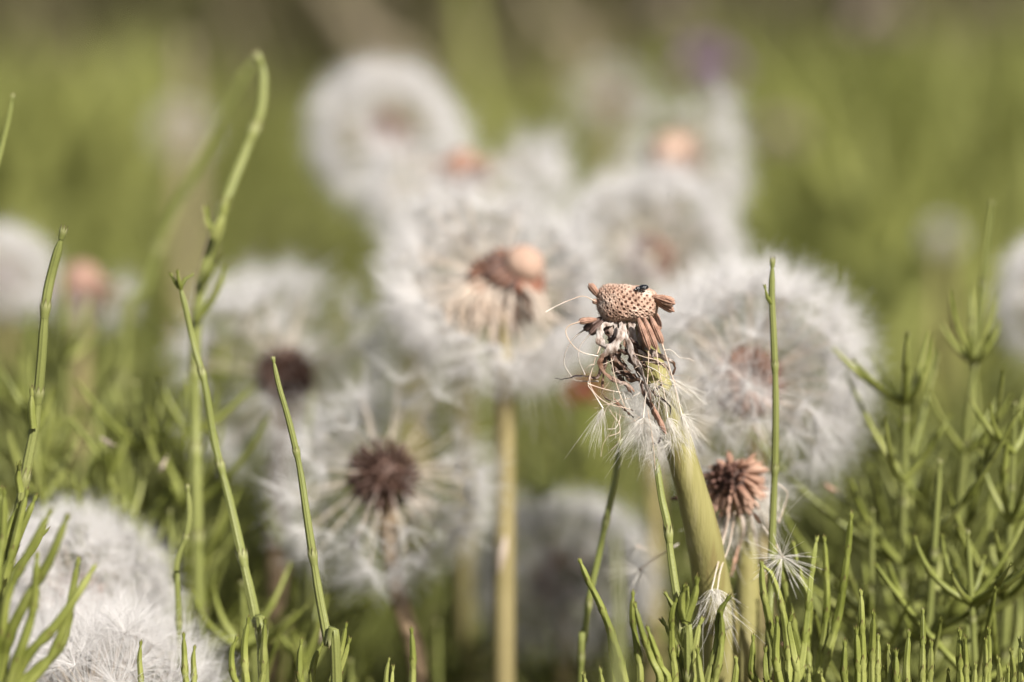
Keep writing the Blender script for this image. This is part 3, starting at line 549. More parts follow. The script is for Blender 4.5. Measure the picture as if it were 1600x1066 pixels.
    # sepals
    def B(q, w, m=M_BRACT, **k):
        q = spline(PP(q), 3*len(q)); q = q + rng.normal(0, .0045, q.shape); k['curl'] = k.get('curl', 1.2)*.6; k['thick'] = .006; k['rough'] = k.get('rough', .1)*1.5; k['n'] = max(60, k.get('n', 60)); w = [a*.92 for a in w]
        mb = MB(); ribbon(mb, q, w, **k); return pobj(mb, 'withered_sepal', m, root)
    f = 34.85
    B([(958, 506, 35.0), (944, 508, 34.95), (937, 518, 34.9), (937, 532, 34.88), (945, 541, 34.86), (957, 540, 34.84), (966, 530, 34.9)], [.05, .07, .10, .12, .10, .07, .03], twist=1.0, curl=1.4, rough=.14, tint=[.1, 0, 0, .1, 0, .2])
    B([(969, 504, 34.95), (971, 518, 34.85), (966, 533, 34.78), (955, 546, 34.76), (943, 556, 34.78), (937, 566, 34.8), (942, 579, 34.82), (953, 590, 34.84), (966, 597, 34.86), (980, 600, 34.84), (992, 613, 34.84)], [.08, .10, .14, .15, .11, .07, .06, .06, .07, .06, .02], twist=-1.6, curl=1.3, rough=.16, tint=[0, 0, 0, 0, .35, .6, .5, .5, .4, .35, .6], n=90)
    B([(975, 508, 34.95), (979, 530, 34.88), (987, 552, 34.84), (997, 572, 34.82), (1006, 592, 34.82), (1012, 612, 34.8), (1020, 636, 34.8), (1030, 662, 34.8), (1032, 682, 34.82), (1026, 693, 34.84), (1020, 692, 34.86)], [.04, .07, .10, .12, .10, .08, .07, .06, .04, .05, .02], twist=2.6, curl=1.2, rough=.14, tint=[.1, 0, 0, 0, 0, .1, .5, .6, .8, 1, 1], n=80)
    B([(962, 512, 35.1), (960, 540, 35.05), (964, 566, 35.0), (980, 586, 34.98), (1000, 596, 34.95), (1004, 606, 34.95)], [.08, .14, .17, .16, .12, .03], M_BRACTD, twist=.8, curl=1.6, rough=.2, n=50)
    B([(950, 516, 35.08), (956, 530, 35.0), (950, 548, 35.0), (958, 566, 34.98), (976, 578, 34.95), (994, 590, 34.92)], [.10, .15, .10, .12, .10, .04], M_BRACTD, twist=2.2, curl=1.4, rough=.2, n=50)
    B([(966, 548, 34.95), (980, 552, 34.9), (990, 570, 34.88), (998, 588, 34.86), (1006, 600, 34.9)], [.05, .10, .12, .08, .02], M_BRACTD, twist=1.2, curl=1.8, rough=.2)
    B([(948, 556, 35.1), (938, 580, 35.05), (932, 590, 35.0), (915, 588, 34.95), (900, 587, 34.9), (884, 592, 34.88), (867, 592, 34.85)], [.08, .07, .06, .055, .06, .05, .035], M_BRACTD, twist=1.4, curl=1.6, rough=.1, tint=[0, 0, .3, .8, 1, 1, 1])
    B([(950, 552, 35.05), (944, 578, 35.0), (941, 600, 34.95), (943, 618, 34.92), (955, 628, 34.9), (972, 636, 34.9), (990, 642, 34.9)], [.05, .05, .04, .04, .05, .045, .02], M_BRACT, twist=3.0, curl=1.5, rough=.16, tint=[.8, .8, .7, .5, .4, .8, 1], n=60)
    B([(955, 560, 35.15), (962, 580, 35.1), (976, 600, 35.05), (990, 618, 35.0)], [.07, .08, .06, .02], M_BRACTD, twist=1.0, rough=.2)
    B([(1005, 536, 35.1), (1018, 550, 35.0), (1034, 558, 34.95), (1050, 566, 34.95), (1054, 578, 34.98), (1049, 588, 35.0)], [.07, .09, .10, .07, .04, .025], M_BRACT, twist=1.4, curl=1.2, rough=.14, tint=[.1, .2, .1, .1, .7, 1])
    B([(1004, 560, 35.1), (1024, 566, 35.05), (1042, 574, 35.05), (1048, 586, 35.1)], [.06, .08, .06, .02], M_BRACT, twist=1, rough=.14, tint=[.2, .4, .3, .2])
    B([(1010, 606, 34.95), (1024, 616, 34.9), (1038, 626, 34.88), (1047, 638, 34.9), (1046, 650, 34.92)], [.03, .035, .04, .035, .015], M_BRACTD, twist=1, curl=1.5, rough=.1, tint=[.3, .5, .8, 1, 1])
    B([(1020, 612, 34.98), (1028, 607, 34.95), (1034, 600, 35.0)], [.03, .05, .03], M_BRACTD, curl=1.2, tint=[1, 1, .8])
    B([(1000, 596, 34.9), (1010, 626, 34.86), (1022, 650, 34.84), (1027, 672, 34.84)], [.05, .06, .05, .02], M_BRACTD, twist=1.5, rough=.15)
    B([(960, 622, 34.95), (975, 640, 34.92), (990, 652, 34.9)], [.02, .035, .03], M_BRACT, twist=1, rough=.2, tint=[.5, .8, .9])
    for x0, x1 in ((984, 990), (990, 996), (1000, 1004), (1008, 1012), (976, 976), (954, 950), (962, 958)):
        B([(x0, 500, 35.05), (x0+1, 525, 35.03), (x1+3, 552, 35.06)], [.05, .09, .03], M_BRACT, twist=random.uniform(-.6, .6), rough=.12, tint=[.3, random.uniform(0, .5), .6])
    for k in range(16):
        x0, y0 = random.uniform(950, 1002), random.uniform(520, 565); a = random.uniform(.2, 1.1); l = random.uniform(22, 55); z0 = 35.05 + random.uniform(-.08, .15)
        q = [(x0, y0, z0), (x0+l*.35*math.sin(a)+random.gauss(0, 4), y0+l*.35, z0-.02), (x0+l*.7*math.sin(a)+random.gauss(0, 5), y0+l*.7*math.cos(a*.5), z0-.03), (x0+l*math.sin(a), y0+l*math.cos(a*.6), z0-.02)]
        B(q, [.03, random.uniform(.03, .075), random.uniform(.03, .07), .012], M_BRACTD if k % 3 else M_BRACT, twist=random.uniform(-3, 3), curl=1.8, rough=.16, tint=[.2, random.uniform(.2, .8), random.uniform(.3, 1)])
    mb = MB(); cc = P(985, 505, 35.35); sphereish(mb, cc, .28, .26, .20, (0, 0, 1), lump=.05); sphereish(mb, P(996, 525, 35.38), .20, .19, .26, (0, 0, 1), lump=.05)
    pobj(mb, 'calyx', M_BRACTG, root)
    return root
hero()
# beetle on the cushion's rim
def beetle():
    c = P(1004, 451, 34.93); o = Thing('beetle', c, 'tiny glossy black beetle on top of the sharp tan cushion', 'insect'); ax = unit(V(1, .1, .12)); side = unit(np.cross(V(0, 0, 1), ax)); up = np.cross(ax, side)
    mb = MB(); sphereish(mb, c+up*.012+ax*.012, .050, .040, .072, ax, 24, 14, .03); pobj(mb, 'abdomen', M_BEETLE, o)
    mb = MB(); sphereish(mb, c-ax*.062+up*.008, .036, .032, .036, ax, 20, 12); pobj(mb, 'thorax', M_BEETLE, o)
    mb = MB(); sphereish(mb, c-ax*.100-up*.002, .021, .019, .022, ax, 16, 10); pobj(mb, 'head', M_BEETLE, o)
    for k in (-.06, -.02, .03):
        for s in (-1, 1):
            mb = MB(); q = [c+ax*k+side*s*.02, c+ax*k+side*s*.05+up*.012, c+ax*(k-.012)+side*s*.068-up*.035]; p, _ = resample(q, .01); tube(mb, p, .0045, 6); pobj(mb, 'leg', M_BEETLE, o)
beetle()

# ------------------------------------------------------------------ second head: red-brown seeds
def second():
    c = P(1140, 752, 37.0); base = P(1166, 1066, 37.3)*V(1, 1, 0)
    root = Thing('bald_dandelion', base, 'small head bristling with red-brown seeds, right behind the thick sharp stalk', 'dandelion', 'dandelion seed heads')
    stalk(root, [P(1146, 775, 37.2), P(1158, 830, 37.3), P(1168, 900, 37.3), P(1168, 1066, 37.35), base], .17, .19, M_STALK)
    ax = unit(V(-.45, -.75, .55)); mb = MB(); sphereish(mb, c, .30, .30, .22, ax, lump=.03); pobj(mb, 'receptacle', M_ACHD, root)
    D = fib(210, .08); k = D@ax; D = D[(k > -.35)]
    for d_ in D:
        g = float(d_@ax)
        if g > .93 and random.random() < .5: continue
        dd = unit(d_*(1.0) + (V(.12, 0, -.75) if g < .62 else ax*.1 + V(0, 0, -.1)) + rng.normal(0, .17, 3)); L = random.uniform(.24, .37)*(1.0 if g < .6 else .6)*(1.15 if d_[0] > .2 else .85)
        b0 = c + d_*.24 - ax*.04; mb = MB(); K = 8; t = np.linspace(0, 1, K); tube(mb, b0 + dd*(t*L)[:, None], random.uniform(.026, .036)*np.interp(t, [0, .2, .5, .8, .92, 1], [.4, .8, 1, .9, .4, .12]), 12, lambda th, i: 1+.14*np.cos(5*th), np.full(K, 1.0 if g > .72 else random.random()*.5)); pobj(mb, 'seed', M_ACHR, root)
    sb = Sub(root['o'], root)
    bracts(root, c-ax*.1+V(.05, 0, -.2), V(0, 0, 1), .22, 9, .75, M_BRACTP, 'sepal', w=.06)
    for q, e, t in (([(1140, 800, 36.6), (1132, 840, 36.2), (1122, 880, 35.8), (1112, 921, 35.6)], None, [(1085, 985, 35.5), (1105, 1000, 35.5), (1130, 985, 35.5), (1150, 970, 35.6), (1166, 985, 35.6)]),
                    ([(1148, 800, 36.7), (1140, 850, 36.2), (1126, 890, 35.8), (1121, 921, 35.6)], None, [(1140, 1000, 35.6), (1120, 985, 35.4), (1098, 970, 35.6), (1158, 950, 35.7)])):
        mb = MB(); p, s = resample(PP(q), .05); tube(mb, p, .009, 6, None, np.linspace(.2, .8, len(p))); pobj(mb, 'seed_beak', M_BEAK, root)
        tuft(sb, p[-1], [P(*a) for a in t], 40, bulge=.16, r=.0024, spread=.12)
    # faded fluff crumpled at its right side
    for a, t in (((1168, 792, 37.1), [(1196, 800, 37.1), (1190, 830, 37), (1176, 850, 37), (1198, 770, 37.2), (1160, 850, 37)]), ((1130, 800, 37.1), [(1150, 860, 37.1), (1135, 860, 37.1), (1165, 870, 37.1), (1118, 850, 37.1)]), ((1180, 760, 37.2), [(1200, 790, 37.2), (1190, 740, 37.3), (1204, 815, 37.2)])):
        tuft(sb, P(*a), [P(*q) for q in t], 130, bulge=.35, r=.0034, spread=.16, name='loose_pappus')
    return root
second()
# loose seeds caught in the stems
def stray(label, c, beakpts, ends, n=60, seedpts=None, r=.0032):
    c0 = P(*c); root = Thing('loose_seed', c0, label, 'dandelion seed', 'loose dandelion seeds'); sb = Sub(root['o'], root)
    mb = MB(); p, s = resample(PP(beakpts), .05); tube(mb, p, .009, 6, None, np.linspace(0, .8, len(p))); pobj(mb, 'beak', M_BEAK, root)
    if seedpts: 
        D = P(*seedpts[1])-P(*seedpts[0]); L = np.linalg.norm(D); mb = MB(); fusiform(mb, P(*seedpts[0])[None], (D/L)[None], L, .035, 8); pobj(mb, 'seed', M_ACHR, root)
    tuft(sb, c0, [P(*e) for e in ends], n, r=r, bulge=.03, spread=.10, loose=.15)
    mb = MB(); sphereish(mb, c0, .018, .018, .018, nu=12, nv=8); pobj(mb, 'pappus_disc', M_BEAK, root)
E = []
for k in range(26):
    a = k*6.283/26 + random.gauss(0, .08); l = random.uniform(44, 72)*(1.0 if math.cos(a) > -.3 else .7); E.append((1222+l*math.cos(a), 872+l*math.sin(a)*.85+8, 35.75-.5*random.random()))
stray('star-shaped loose seed parachute spread open among the horsetail tips on the right', (1222, 870, 35.8), [(1222, 868, 35.9), (1205, 840, 36.1), (1188, 818, 36.2)], E, 70, ((1188, 818, 36.2), (1176, 800, 36.2)), .0034)
stray('loose seed hanging upside down left of the thin furrowed green stem', (1001, 890, 36.6), [(1001, 889, 36.6), (1018, 876, 36.6), (1040, 862, 36.6), (1060, 850, 36.7)], [(1001+random.uniform(35, 62)*math.cos(a_), 890+random.uniform(35, 55)*math.sin(a_), 36.6+random.uniform(-.4, .3)) for a_ in (1.2, 1.45, 1.6, 1.8, 2.0, 2.3, 2.6, 2.9, 3.2, 3.45, 3.7, .9)], 48, None, .0024)
stray('small faint loose seed above the hanging one, beside the thin furrowed green stem', (996, 854, 37.4), [(996, 852, 37.4), (1010, 860, 37.4)], [(996+random.uniform(18, 30)*math.cos(a_), 854+random.uniform(18, 30)*math.sin(a_), 37.4+random.uniform(-.3, .3)) for a_ in (1.2, 1.7, 2.2, 2.7, 3.2, 3.8, 4.3)], 28, None, .0024)
stray('loose seed whose thin beak bends beside the tall green stem on the right', (1217, 815, 36.4), [(1217, 815, 36.4), (1226, 790, 36.4), (1230, 770, 36.3), (1215, 755, 36.2)], [(1200, 770, 36.3), (1206, 752, 36.4), (1225, 745, 36.2)], 24)

# ------------------------------------------------------------------ single horsetail shoots that stand out
def shoot(label, pts, w0, w1, seg=1.2, ridges=8, extra=None, m=None, tipb=1.0, cut=False):
    """pts from tip to foot; widths in photo pixels at tip and foot"""
    q = [P(*a) for a in pts][::-1]; g = q[0]; foot = V(g[0]+(g[0]-q[1][0])*.8, g[1]+.2, -.5); q = [foot] + q
    root = Thing('horsetail_shoot', foot*V(1, 1, 0), label, 'horsetail', 'single horsetail shoots')
    d = pts[0][2]; mb = MB(); jointed(mb, q, w1*d/FPX/2, w0*d/FPX/2, seg, ridges, True, ridges*4, tipb, ridge=.10, step=.12); pobj(mb, 'stem', m or M_STEM, root)
    for e in extra or []:
        mb = MB(); jointed(mb, PP(e[0]), e[1], e[1]*.75, .7, 4, True, 16); pobj(mb, 'branch', M_GREEN, root)
    return root
shoot('blunt-tipped pale shoot standing tall before the left thicket', [(98, 364, 35.3), (80, 430, 35.4), (71, 480, 35.4), (64, 570, 35.5), (55, 660, 35.6), (40, 740, 35.6), (22, 840, 35.7), (0, 960, 35.8), (-10, 1066, 35.9)], 13, 17, 1.15, extra=[([(52, 670, 35.5), (49, 640, 35.5), (50, 612, 35.5)], .05), ([(32, 770, 35.4), (28, 745, 35.4), (30, 728, 35.3)], .05)])
shoot('slender shoot with a withered brown tip, left of the ragged clock', [(281, 446, 36.2), (290, 480, 36.2), (303, 540, 36.2), (320, 600, 36.1), (335, 690, 36.1), (358, 780, 36.0), (383, 890, 35.8), (400, 970, 35.7), (412, 1066, 35.6)], 8, 24, 1.3, extra=[([(281, 450, 36.2), (273, 438, 36.2), (268, 430, 36.2)], .03), ([(282, 450, 36.2), (288, 438, 36.2), (300, 430, 36.3)], .03), ([(283, 452, 36.2), (279, 436, 36.1), (278, 425, 36.1)], .03)])
shoot('pointed bright shoot leaning left before the open dark-centred clock', [(427, 561, 35.1), (435, 600, 35.1), (452, 660, 35.1), (468, 730, 35.1), (480, 810, 35.0), (497, 920, 35.0), (514, 1010, 34.9), (526, 1066, 34.9)], 7, 26, 1.4)
shoot('thin dark green shoot rising across the large full clock', [(1207, 411, 35.7), (1206, 460, 35.7), (1209, 530, 35.7), (1212, 620, 35.7), (1211, 720, 35.8), (1208, 800, 35.9), (1204, 920, 36), (1200, 1066, 36)], 9, 13, 1.5, extra=[([(1207, 478, 35.7), (1200, 466, 35.65), (1197, 462, 35.65), (1195, 448, 35.65)], .03)])
shoot('sharp furrowed shoot growing up into the tangled silks, left of the thick stalk', [(1022, 702, 35.1), (1028, 740, 35.0), (1034, 780, 34.95), (1043, 820, 34.9), (1047, 860, 34.9), (1054, 910, 34.85), (1062, 960, 34.8), (1068, 1010, 34.8), (1076, 1066, 34.8)], 10, 19, 1.25, 7, extra=[([(1070, 968, 34.7), (1064, 945, 34.7), (1066, 930, 34.65), (1070, 918, 34.6)], .05), ([(1072, 970, 34.7), (1078, 950, 34.7), (1086, 930, 34.65), (1089, 906, 34.6)], .055), ([(1070, 974, 34.7), (1074, 950, 34.7), (1077, 935, 34.7), (1074, 918, 34.7)], .04)])
shoot('dim thin shoot standing straight between the shaded clock and the sharp stalk', [(968, 690, 36.6), (962, 745, 36.6), (950, 800, 36.6), (935, 870, 36.6), (920, 940, 36.6), (912, 1010, 36.6), (908, 1066, 36.6)], 9, 12, 1.3)
shoot('tall shoot left of the round top clock, with a pale knot at mid height', [(404, 92, 39.4), (411, 110, 39.4), (408, 170, 39.3), (388, 225, 39.2), (362, 290, 39), (338, 355, 38.8), (318, 430, 38.8), (306, 520, 38.8), (305, 640, 38.8), (310, 900, 38.8)], 13, 18, 1.3, extra=[([(340, 366, 38.6), (328, 358, 38.5), (322, 345, 38.5), (320, 330, 38.5)], .06), ([(336, 370, 38.5), (343, 350, 38.4), (350, 335, 38.4), (350, 325, 38.4)], .10), ([(318, 440, 38.6), (328, 425, 38.5), (340, 405, 38.4)], .06), ([(306, 500, 38.6), (330, 470, 38.5), (345, 440, 38.4), (352, 420, 38.4)], .05)])
shoot('faint blurred shoot slanting up behind the tall knotted one', [(398, 98, 44), (380, 120, 44), (345, 185, 44.2), (300, 275, 44.4), (265, 350, 44.5), (228, 450, 44.6), (190, 600, 44.8)], 12, 18, 1.3)
shoot('curved tip of a shoot at the upper left edge', [(20, 152, 37.0), (14, 185, 37.0), (4, 225, 37.0), (-12, 290, 37.0), (-30, 400, 37.1), (-45, 700, 37.2)], 6, 14, 1.3)
shoot('short wavy shoot alone in the dark gap right of the bottom left clocks', [(293, 762, 36.4), (296, 800, 36.4), (292, 835, 36.4), (279, 870, 36.4), (275, 905, 36.4), (280, 1000, 36.4)], 8, 12, .8, 5)

# ------------------------------------------------------------------ foreground whorled plants (tips of branches along the bottom)
def tips(label, root_pt, branches, w=11, group='near horsetail plants', cat='horsetail', ridges=4, top=None, seg=.46, wf=None):
    """a plant seen as a spray of branches from one joint; each branch: list of photo places from the joint outward"""
    g = P(*root_pt); foot = V(g[0], g[1]+.3, -.5); root = Thing('horsetail_plant', foot*V(1, 1, 0), label, cat, group)
    mb = MB(); pts = [foot, foot*.5+g*.5, g]
    if top is not None: pts += [P(*a) for a in top]
    jointed(mb, pts, .13, .07, 1.2, 8, True, 32, step=.15); pobj(mb, 'stem', M_STEM, root)
    for b in branches:
        q = [g] + [P(*a) for a in b]; mb = MB(); ww = 1.02*w*random.uniform(.9, 1.1)*g_d(root_pt)/FPX/2; jointed(mb, q, ww*1.0, ww*.58, seg*random.uniform(.9, 1.3), ridges, True, 16, step=.07, ridge=.2); pobj(mb, 'branch', M_GREEN, root)
    return root
def g_d(p): return p[2]
tips('thick blurred horsetail spray in the bottom left corner, leaning over the clocks', (-6, 1120, 33.3), [[(10, 1010, 33.2), (40, 940, 33.1), (75, 880, 33.0), (105, 808, 32.9)], [(40, 1030, 33.2), (85, 980, 33.2), (120, 930, 33.2), (146, 888, 33.3)], [(70, 1040, 33.4), (100, 980, 33.4), (118, 930, 33.4), (137, 905, 33.4)], [(20, 1050, 33.1), (50, 960, 33.1), (56, 900, 33), (58, 868, 33)], [(2, 1000, 33.2), (12, 930, 33.1), (36, 880, 33.1), (78, 800, 33)], [(30, 1070, 33.4), (95, 1010, 33.5), (112, 930, 33.6), (122, 878, 33.6)], [(-5, 1000, 33.5), (-4, 900, 33.5), (4, 840, 33.6), (6, 768, 33.6)]], 15, seg=.8)
tips('horsetail spray at the left edge, under the blunt-tipped shoot', (-2, 960, 34.4), [[(10, 900, 34.4), (24, 850, 34.4), (55, 778, 34.4)], [(8, 900, 34.3), (20, 860, 34.3), (34, 800, 34.3), (42, 770, 34.3)], [(4, 890, 34.5), (14, 830, 34.5), (30, 790, 34.5)], [(20, 900, 34.6), (50, 860, 34.7), (70, 830, 34.7)], [(-8, 880, 34.6), (-2, 820, 34.6), (2, 766, 34.6)]], 14, seg=.8)
tips('horsetail tips beside the slender brown-tipped shoot at the bottom', (392, 1110, 35.3), [[(384, 1060, 35.2), (382, 1010, 35.2), (388, 968, 35.2)], [(410, 1060, 35.3), (412, 1010, 35.3), (414, 970, 35.3)], [(366, 1060, 35.2), (362, 1020, 35.2), (370, 997, 35.2)], [(372, 1090, 35.6), (352, 1070, 35.8)]], 11)
tips('pair of small horsetail tips before the lower fluffy corner clock', (300, 1110, 35.2), [[(290, 1060, 35.2), (288, 1020, 35.2), (287, 992, 35.2)], [(303, 1060, 35.3), (302, 1030, 35.3), (304, 1012, 35.3)]], 10)
tips('single short horsetail tip against the white corner fluff', (222, 1120, 35), [[(220, 1060, 35), (218, 1030, 35), (220, 1005, 35)]], 9)
tips('horsetail tips at the foot of the pointed bright shoot', (500, 1120, 35.2), [[(520, 1060, 35.2), (532, 1020, 35.2), (541, 976, 35.2)], [(524, 1066, 35.3), (538, 1030, 35.3), (546, 1000, 35.3)], [(488, 1066, 35.3), (492, 1030, 35.3), (505, 1005, 35.3)], [(472, 1070, 35.2), (468, 1030, 35.2), (471, 1002, 35.2)]], 11)
tips('two pronged horsetail tip at the bottom, left of the buff stalk', (600, 1130, 35.1), [[(602, 1080, 35.1), (604, 1050, 35.1), (608, 1030, 35.1)], [(610, 1090, 35.2), (612, 1066, 35.2), (614, 1044, 35.2)]], 9)
tips('single blurred horsetail blade before the pinkish stalk of the open clock', (642, 1150, 34.4), [[(643, 1090, 34.4), (645, 1030, 34.3), (643, 985, 34.3)]], 13)
tips('bright forked horsetail spray at the bottom, left of the sharp furrowed shoot', (985, 1130, 34.7), [[(975, 1060, 34.7), (962, 1010, 34.7), (940, 950, 34.7), (918, 905, 34.7), (906, 876, 34.7)], [(965, 1080, 34.8), (958, 1030, 34.8), (953, 1000, 34.8), (951, 978, 34.8)], [(1000, 1066, 34.6), (995, 1010, 34.6), (988, 965, 34.6), (989, 928, 34.6)], [(1030, 1070, 34.5), (1018, 1030, 34.5), (1004, 990, 34.4), (992, 945, 34.4)], [(1042, 1070, 34.6), (1032, 1040, 34.6), (1018, 1000, 34.5), (1012, 982, 34.5)], [(1050, 1080, 34.8), (1050, 1010, 34.8), (1050, 960, 34.7), (1058, 936, 34.7)], [(1075, 1080, 34.9), (1085, 1020, 34.9), (1092, 980, 34.9), (1096, 970, 34.9)]], 12)
tips('horsetail spray at the foot of the thick sharp stalk', (1095, 1140, 34.9), [[(1105, 1066, 34.8), (1120, 1010, 34.8), (1124, 960, 34.8), (1138, 935, 34.8)], [(1112, 1080, 34.8), (1124, 1030, 34.7), (1128, 990, 34.7), (1127, 958, 34.7)], [(1078, 1080, 35.1), (1060, 1020, 35.2), (1044, 985, 35.2), (1036, 972, 35.2)], [(1090, 1080, 35.4), (1080, 1000, 35.4), (1058, 960, 35.3), (1040, 928, 35.3)], [(1140, 1090, 34.9), (1150, 1050, 34.9), (1150, 1030, 34.9)], [(1098, 1090, 34.6), (1092, 1040, 34.6), (1090, 1016, 34.6)]], 12)
tips('horsetail spray under the star-shaped loose seed', (1225, 1100, 35.3), [[(1216, 1030, 35.3), (1204, 980, 35.3), (1192, 920, 35.3), (1190, 880, 35.3)], [(1232, 1040, 35.4), (1224, 960, 35.5), (1206, 900, 35.5), (1192, 885, 35.5)], [(1250, 1050, 35.4), (1262, 960, 35.5), (1268, 900, 35.6), (1276, 842, 35.7)], [(1215, 1050, 35.1), (1212, 1020, 35.1), (1214, 990, 35.1), (1214, 966, 35.1)], [(1200, 1066, 35.0), (1196, 1040, 35), (1196, 1014, 35)], [(1245, 1060, 35.1), (1240, 1020, 35.1), (1233, 980, 35.1), (1236, 965, 35.1)], [(1178, 1060, 35.2), (1176, 1020, 35.2), (1177, 996, 35.2)]], 12)
tips('tall curving horsetail spray right of the star-shaped loose seed', (1270, 1090, 35.8), [[(1290, 1030, 35.8), (1310, 960, 35.8), (1322, 880, 35.8), (1330, 806, 35.8)], [(1286, 1010, 35.9), (1292, 940, 35.9), (1290, 880, 35.9), (1288, 842, 35.9)], [(1262, 1010, 36), (1264, 940, 36), (1250, 900, 36), (1240, 850, 36)], [(1250, 1020, 36), (1236, 960, 36), (1222, 900, 36), (1212, 860, 36)], [(1240, 1060, 35.5), (1232, 1000, 35.5), (1220, 940, 35.5)]], 12)
for i, (lab, x, d, lst) in enumerate([
    ('tight cluster of horsetail tips at the bottom, left of the right-hand whorled plant', 1360, 35.1, [(1345, 925), (1338, 985), (1365, 960), (1372, 995), (1388, 1010), (1320, 1005)]),
    ('horsetail tips at the bottom, under the right-hand whorled plant', 1425, 35.0, [(1442, 955), (1420, 990), (1455, 1005), (1400, 1020)]),
    ('forked horsetail tips at the bottom, right of the whorled plant', 1520, 34.9, [(1500, 988), (1508, 1000), (1545, 985), (1540, 1000), (1560, 1030), (1580, 1018), (1524, 1040)]),
    ('horsetail tips in the bottom right corner', 1590, 35.2, [(1594, 1000), (1600, 1020), (1612, 980), (1576, 1045)]),
    ('low horsetail tip before the star-shaped seed, nearly out of the frame', 1272, 34.8, [(1264, 1045), (1282, 1052)]),
    ('low horsetail tip at the foot of the thin furrowed shoot', 915, 34.8, [(912, 1054), (938, 1048)])]):
    tips(lab, (x, 1150, d), [[(x+(tx-x)*.75, 1110, d), (x+(tx-x)*1.0+random.uniform(-4, 4), (1110+ty)/2, d), (tx, ty, d+random.uniform(-.15, .15))] for tx, ty in lst], 12)
# translucent blurred grass blade just in front
mb = MB(); g = P(965, 1066, 29.0); ribbon(mb, [V(g[0], g[1], -.5), g*.5+V(g[0], g[1], 0)*.5, g, P(968, 960, 29), P(966, 890, 29), P(962, 830, 29.1)], [.30, .30, .30, .26, .18, .03], curl=.8, thick=.012)
tag(mb.obj('grass_blade', M_BLADE), 'wide soft grass blade nearest to us, before the shaded clock', 'grass blade')

# ------------------------------------------------------------------ whorled plants, right and left thickets
r = plant(1436, 318, 38.6, 2, 'tall whorled horsetail plant with a long bare tip, right of the large clock', 'whorled horsetail plants', tilt=(-.02, 0))
GR = 'whorled horsetail plants'
for i, (x, y, d, lab) in enumerate([
    (1440, 520, 38.4, 'bushy horsetail plant just before the tall bare-tipped one'), (1590, 620, 38.0, 'horsetail plant at the right edge, level with the bottom of the large clock'),
    (1375, 640, 40.5, 'horsetail plant close against the right side of the large clock'),
    (1475, 720, 37.4, 'low horsetail plant with curved arms, below the tall bare-tipped one'), (1345, 800, 37.6, 'horsetail plant below the lower right of the large clock'),
    (1560, 820, 36.9, 'low horsetail plant near the bottom right corner'), 
    (200, 590, 40.5, 'bushy horsetail plant in the middle of the left thicket'), (100, 640, 38.8, 'horsetail plant right of the blunt-tipped shoot'),
    (300, 600, 42.0, 'horsetail plant behind the slender brown-tipped shoot'), (160, 420, 42.5, 'tallest horsetail plant of the left thicket, before the brownish bald head'),
    (340, 580, 41.5, 'horsetail plant whose arms cross the ragged clock'), (20, 600, 41.0, 'horsetail plant in the left thicket by the picture edge'),
    (250, 700, 39.4, 'low horsetail plant above the bottom left clocks'), (335, 800, 39.0, 'low horsetail plant left of the slender shoot\'s foot'),
    (60, 470, 44.5, 'horsetail plant below the small clock at the left edge'), (395, 900, 38.6, 'low horsetail plant at the foot of the ragged clock'),
    (220, 480, 45.0, 'horsetail plant behind the left thicket, right of the brownish bald head'), (468, 1015, 38.0, 'low horsetail plant between the two left shoots'),
    (700, 960, 42.0, 'horsetail plant in the shade under the open dark-centred clock'), (535, 1010, 39.5, 'horsetail plant left of the open clock\'s pinkish stalk')]):
    plant(x, y, d, [4, 1, 3, 2, 0][i % 5], lab, GR, tilt=(random.gauss(0, .06), random.uniform(-.01, .05)), s=random.uniform(.95, 1.12))
# softer plants further back, region by region
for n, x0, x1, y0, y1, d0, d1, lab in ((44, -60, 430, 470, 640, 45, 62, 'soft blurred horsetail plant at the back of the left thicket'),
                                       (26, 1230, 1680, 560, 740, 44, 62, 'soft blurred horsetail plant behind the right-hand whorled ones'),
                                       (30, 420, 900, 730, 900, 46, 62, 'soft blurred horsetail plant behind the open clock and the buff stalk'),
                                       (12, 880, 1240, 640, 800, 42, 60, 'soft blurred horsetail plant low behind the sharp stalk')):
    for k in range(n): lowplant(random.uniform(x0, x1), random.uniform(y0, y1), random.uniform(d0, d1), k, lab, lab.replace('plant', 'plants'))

# ------------------------------------------------------------------ blurred flowers, leaves and dry stalks further back
def flower(label, px, py, d, R, m, name='wild_flower'):
    c = P(px, py, d); root = Thing(name, c*V(1, 1, 0), label, 'flower')
    stalk(root, [c, c*V(1, 1, .5)+V(.5, 0, 0), c*V(1, 1, 0)-V(0, 0, .5)], .15, .18, M_GREEN, name='stem')
    for k in range(14):
        a = k*2.399; e = .2+k*.09; u = V(math.cos(a)*math.sin(e), math.sin(a)*math.sin(e), math.cos(e)); mb = MB(); ribbon(mb, [c, c+u*R*.5, c+u*R+V(0, 0, -.1*R)], [R*.15, R*.7, R*.25], curl=1.0, thick=R*.03, n=8); pobj(mb, 'petal', m, root)
flower('blurred red flower low behind the withered sepals of the sharp head', 914, 622, 52, .42, M_RED)
flower('blurred purple flower high in the green on the right', 1105, 116, 112, 1.4, M_PURP)
flower('faint purplish flower below and right of the purple one', 1220, 218, 112, 1.0, M_PINK)
flower('faint dark pink flower at the top, left of the purple one', 1045, 25, 130, 1.1, M_PINK)
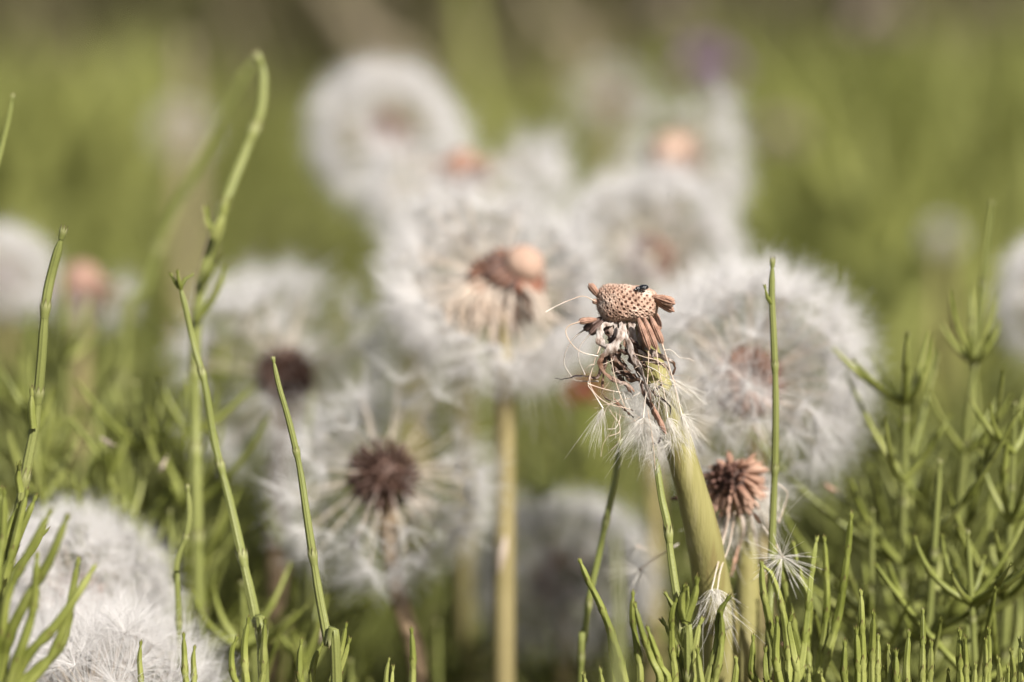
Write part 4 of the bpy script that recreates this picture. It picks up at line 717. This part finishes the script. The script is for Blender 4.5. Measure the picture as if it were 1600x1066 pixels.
flower('faint pinkish flower at the top right, over the green weeds', 1370, 40, 135, 1.6, M_PINK)
def leaf(label, pts, w, m, name='grass_blade', cat='leaf'):
    q = [P(*a) for a in pts]; g = q[-1]; q.append(V(g[0], g[1], -.5)); mb = MB(); ribbon(mb, q, [w*.6, w, w, w*.9, w*.6], curl=.8, thick=.08); tag(mb.obj(name, m), label, cat)
leaf('broad pale green blurred leaf standing upright at the top, right of the round clock', [(722, -60, 105), (740, 100, 105), (765, 240, 105)], .8, M_FIELD)
leaf('broad beige dry stalk blurred behind the bent-over shoot', [(288, 60, 88), (292, 180, 88), (296, 300, 88)], .6, M_DRY, 'dry_stalk', 'dry stalk')
leaf('brown dry stalk leaning left at the top, above the round clock', [(500, -40, 150), (570, 60, 150), (640, 130, 150)], 1.2, M_DRY, 'dry_stalk', 'dry stalk')
leaf('beige dry stalk slanting at the top, right of the broad pale leaf', [(820, -40, 160), (865, 40, 160), (900, 80, 160)], .9, M_DRY, 'dry_stalk', 'dry stalk')

for n_, (x, y, d, dx, dy, lab) in enumerate([(170, 690, 38.2, 26, 14, 'bit of pinkish dry bract caught in the left thicket'), (255, 725, 38.6, 14, -26, 'upright scrap of dry petal in the left thicket'), (1300, 762, 38.4, 22, 12, 'small tan dry scrap below the right side of the large clock'),
        (1058, 775, 36.4, 22, -8, 'dark dry scrap between the thin furrowed shoot and the thick stalk'), (1150, 870, 36.9, 16, -60, 'thin reddish dry sepal standing under the red-brown seeds'), (505, 985, 37.4, 10, -40, 'dry buff leaf scrap among the tips between two left shoots'), (1235, 1010, 36.6, 30, 10, 'small brown dry scrap low under the star-shaped loose seed')]):
    mb = MB(); ribbon(mb, PP([(x-dx/2, y-dy/2, d), (x, y+4, d-.08), (x+dx/2, y+dy/2, d)]), [.03, .09, .02], twist=1.5, curl=1.2, rough=.15, tint=[.2, 0, .6])
    tag(mb.obj('dry_scrap', M_BRACTP if n_ in (0, 1, 5) else M_ACHR if n_ != 3 else M_BRACTD), lab, 'plant scrap')
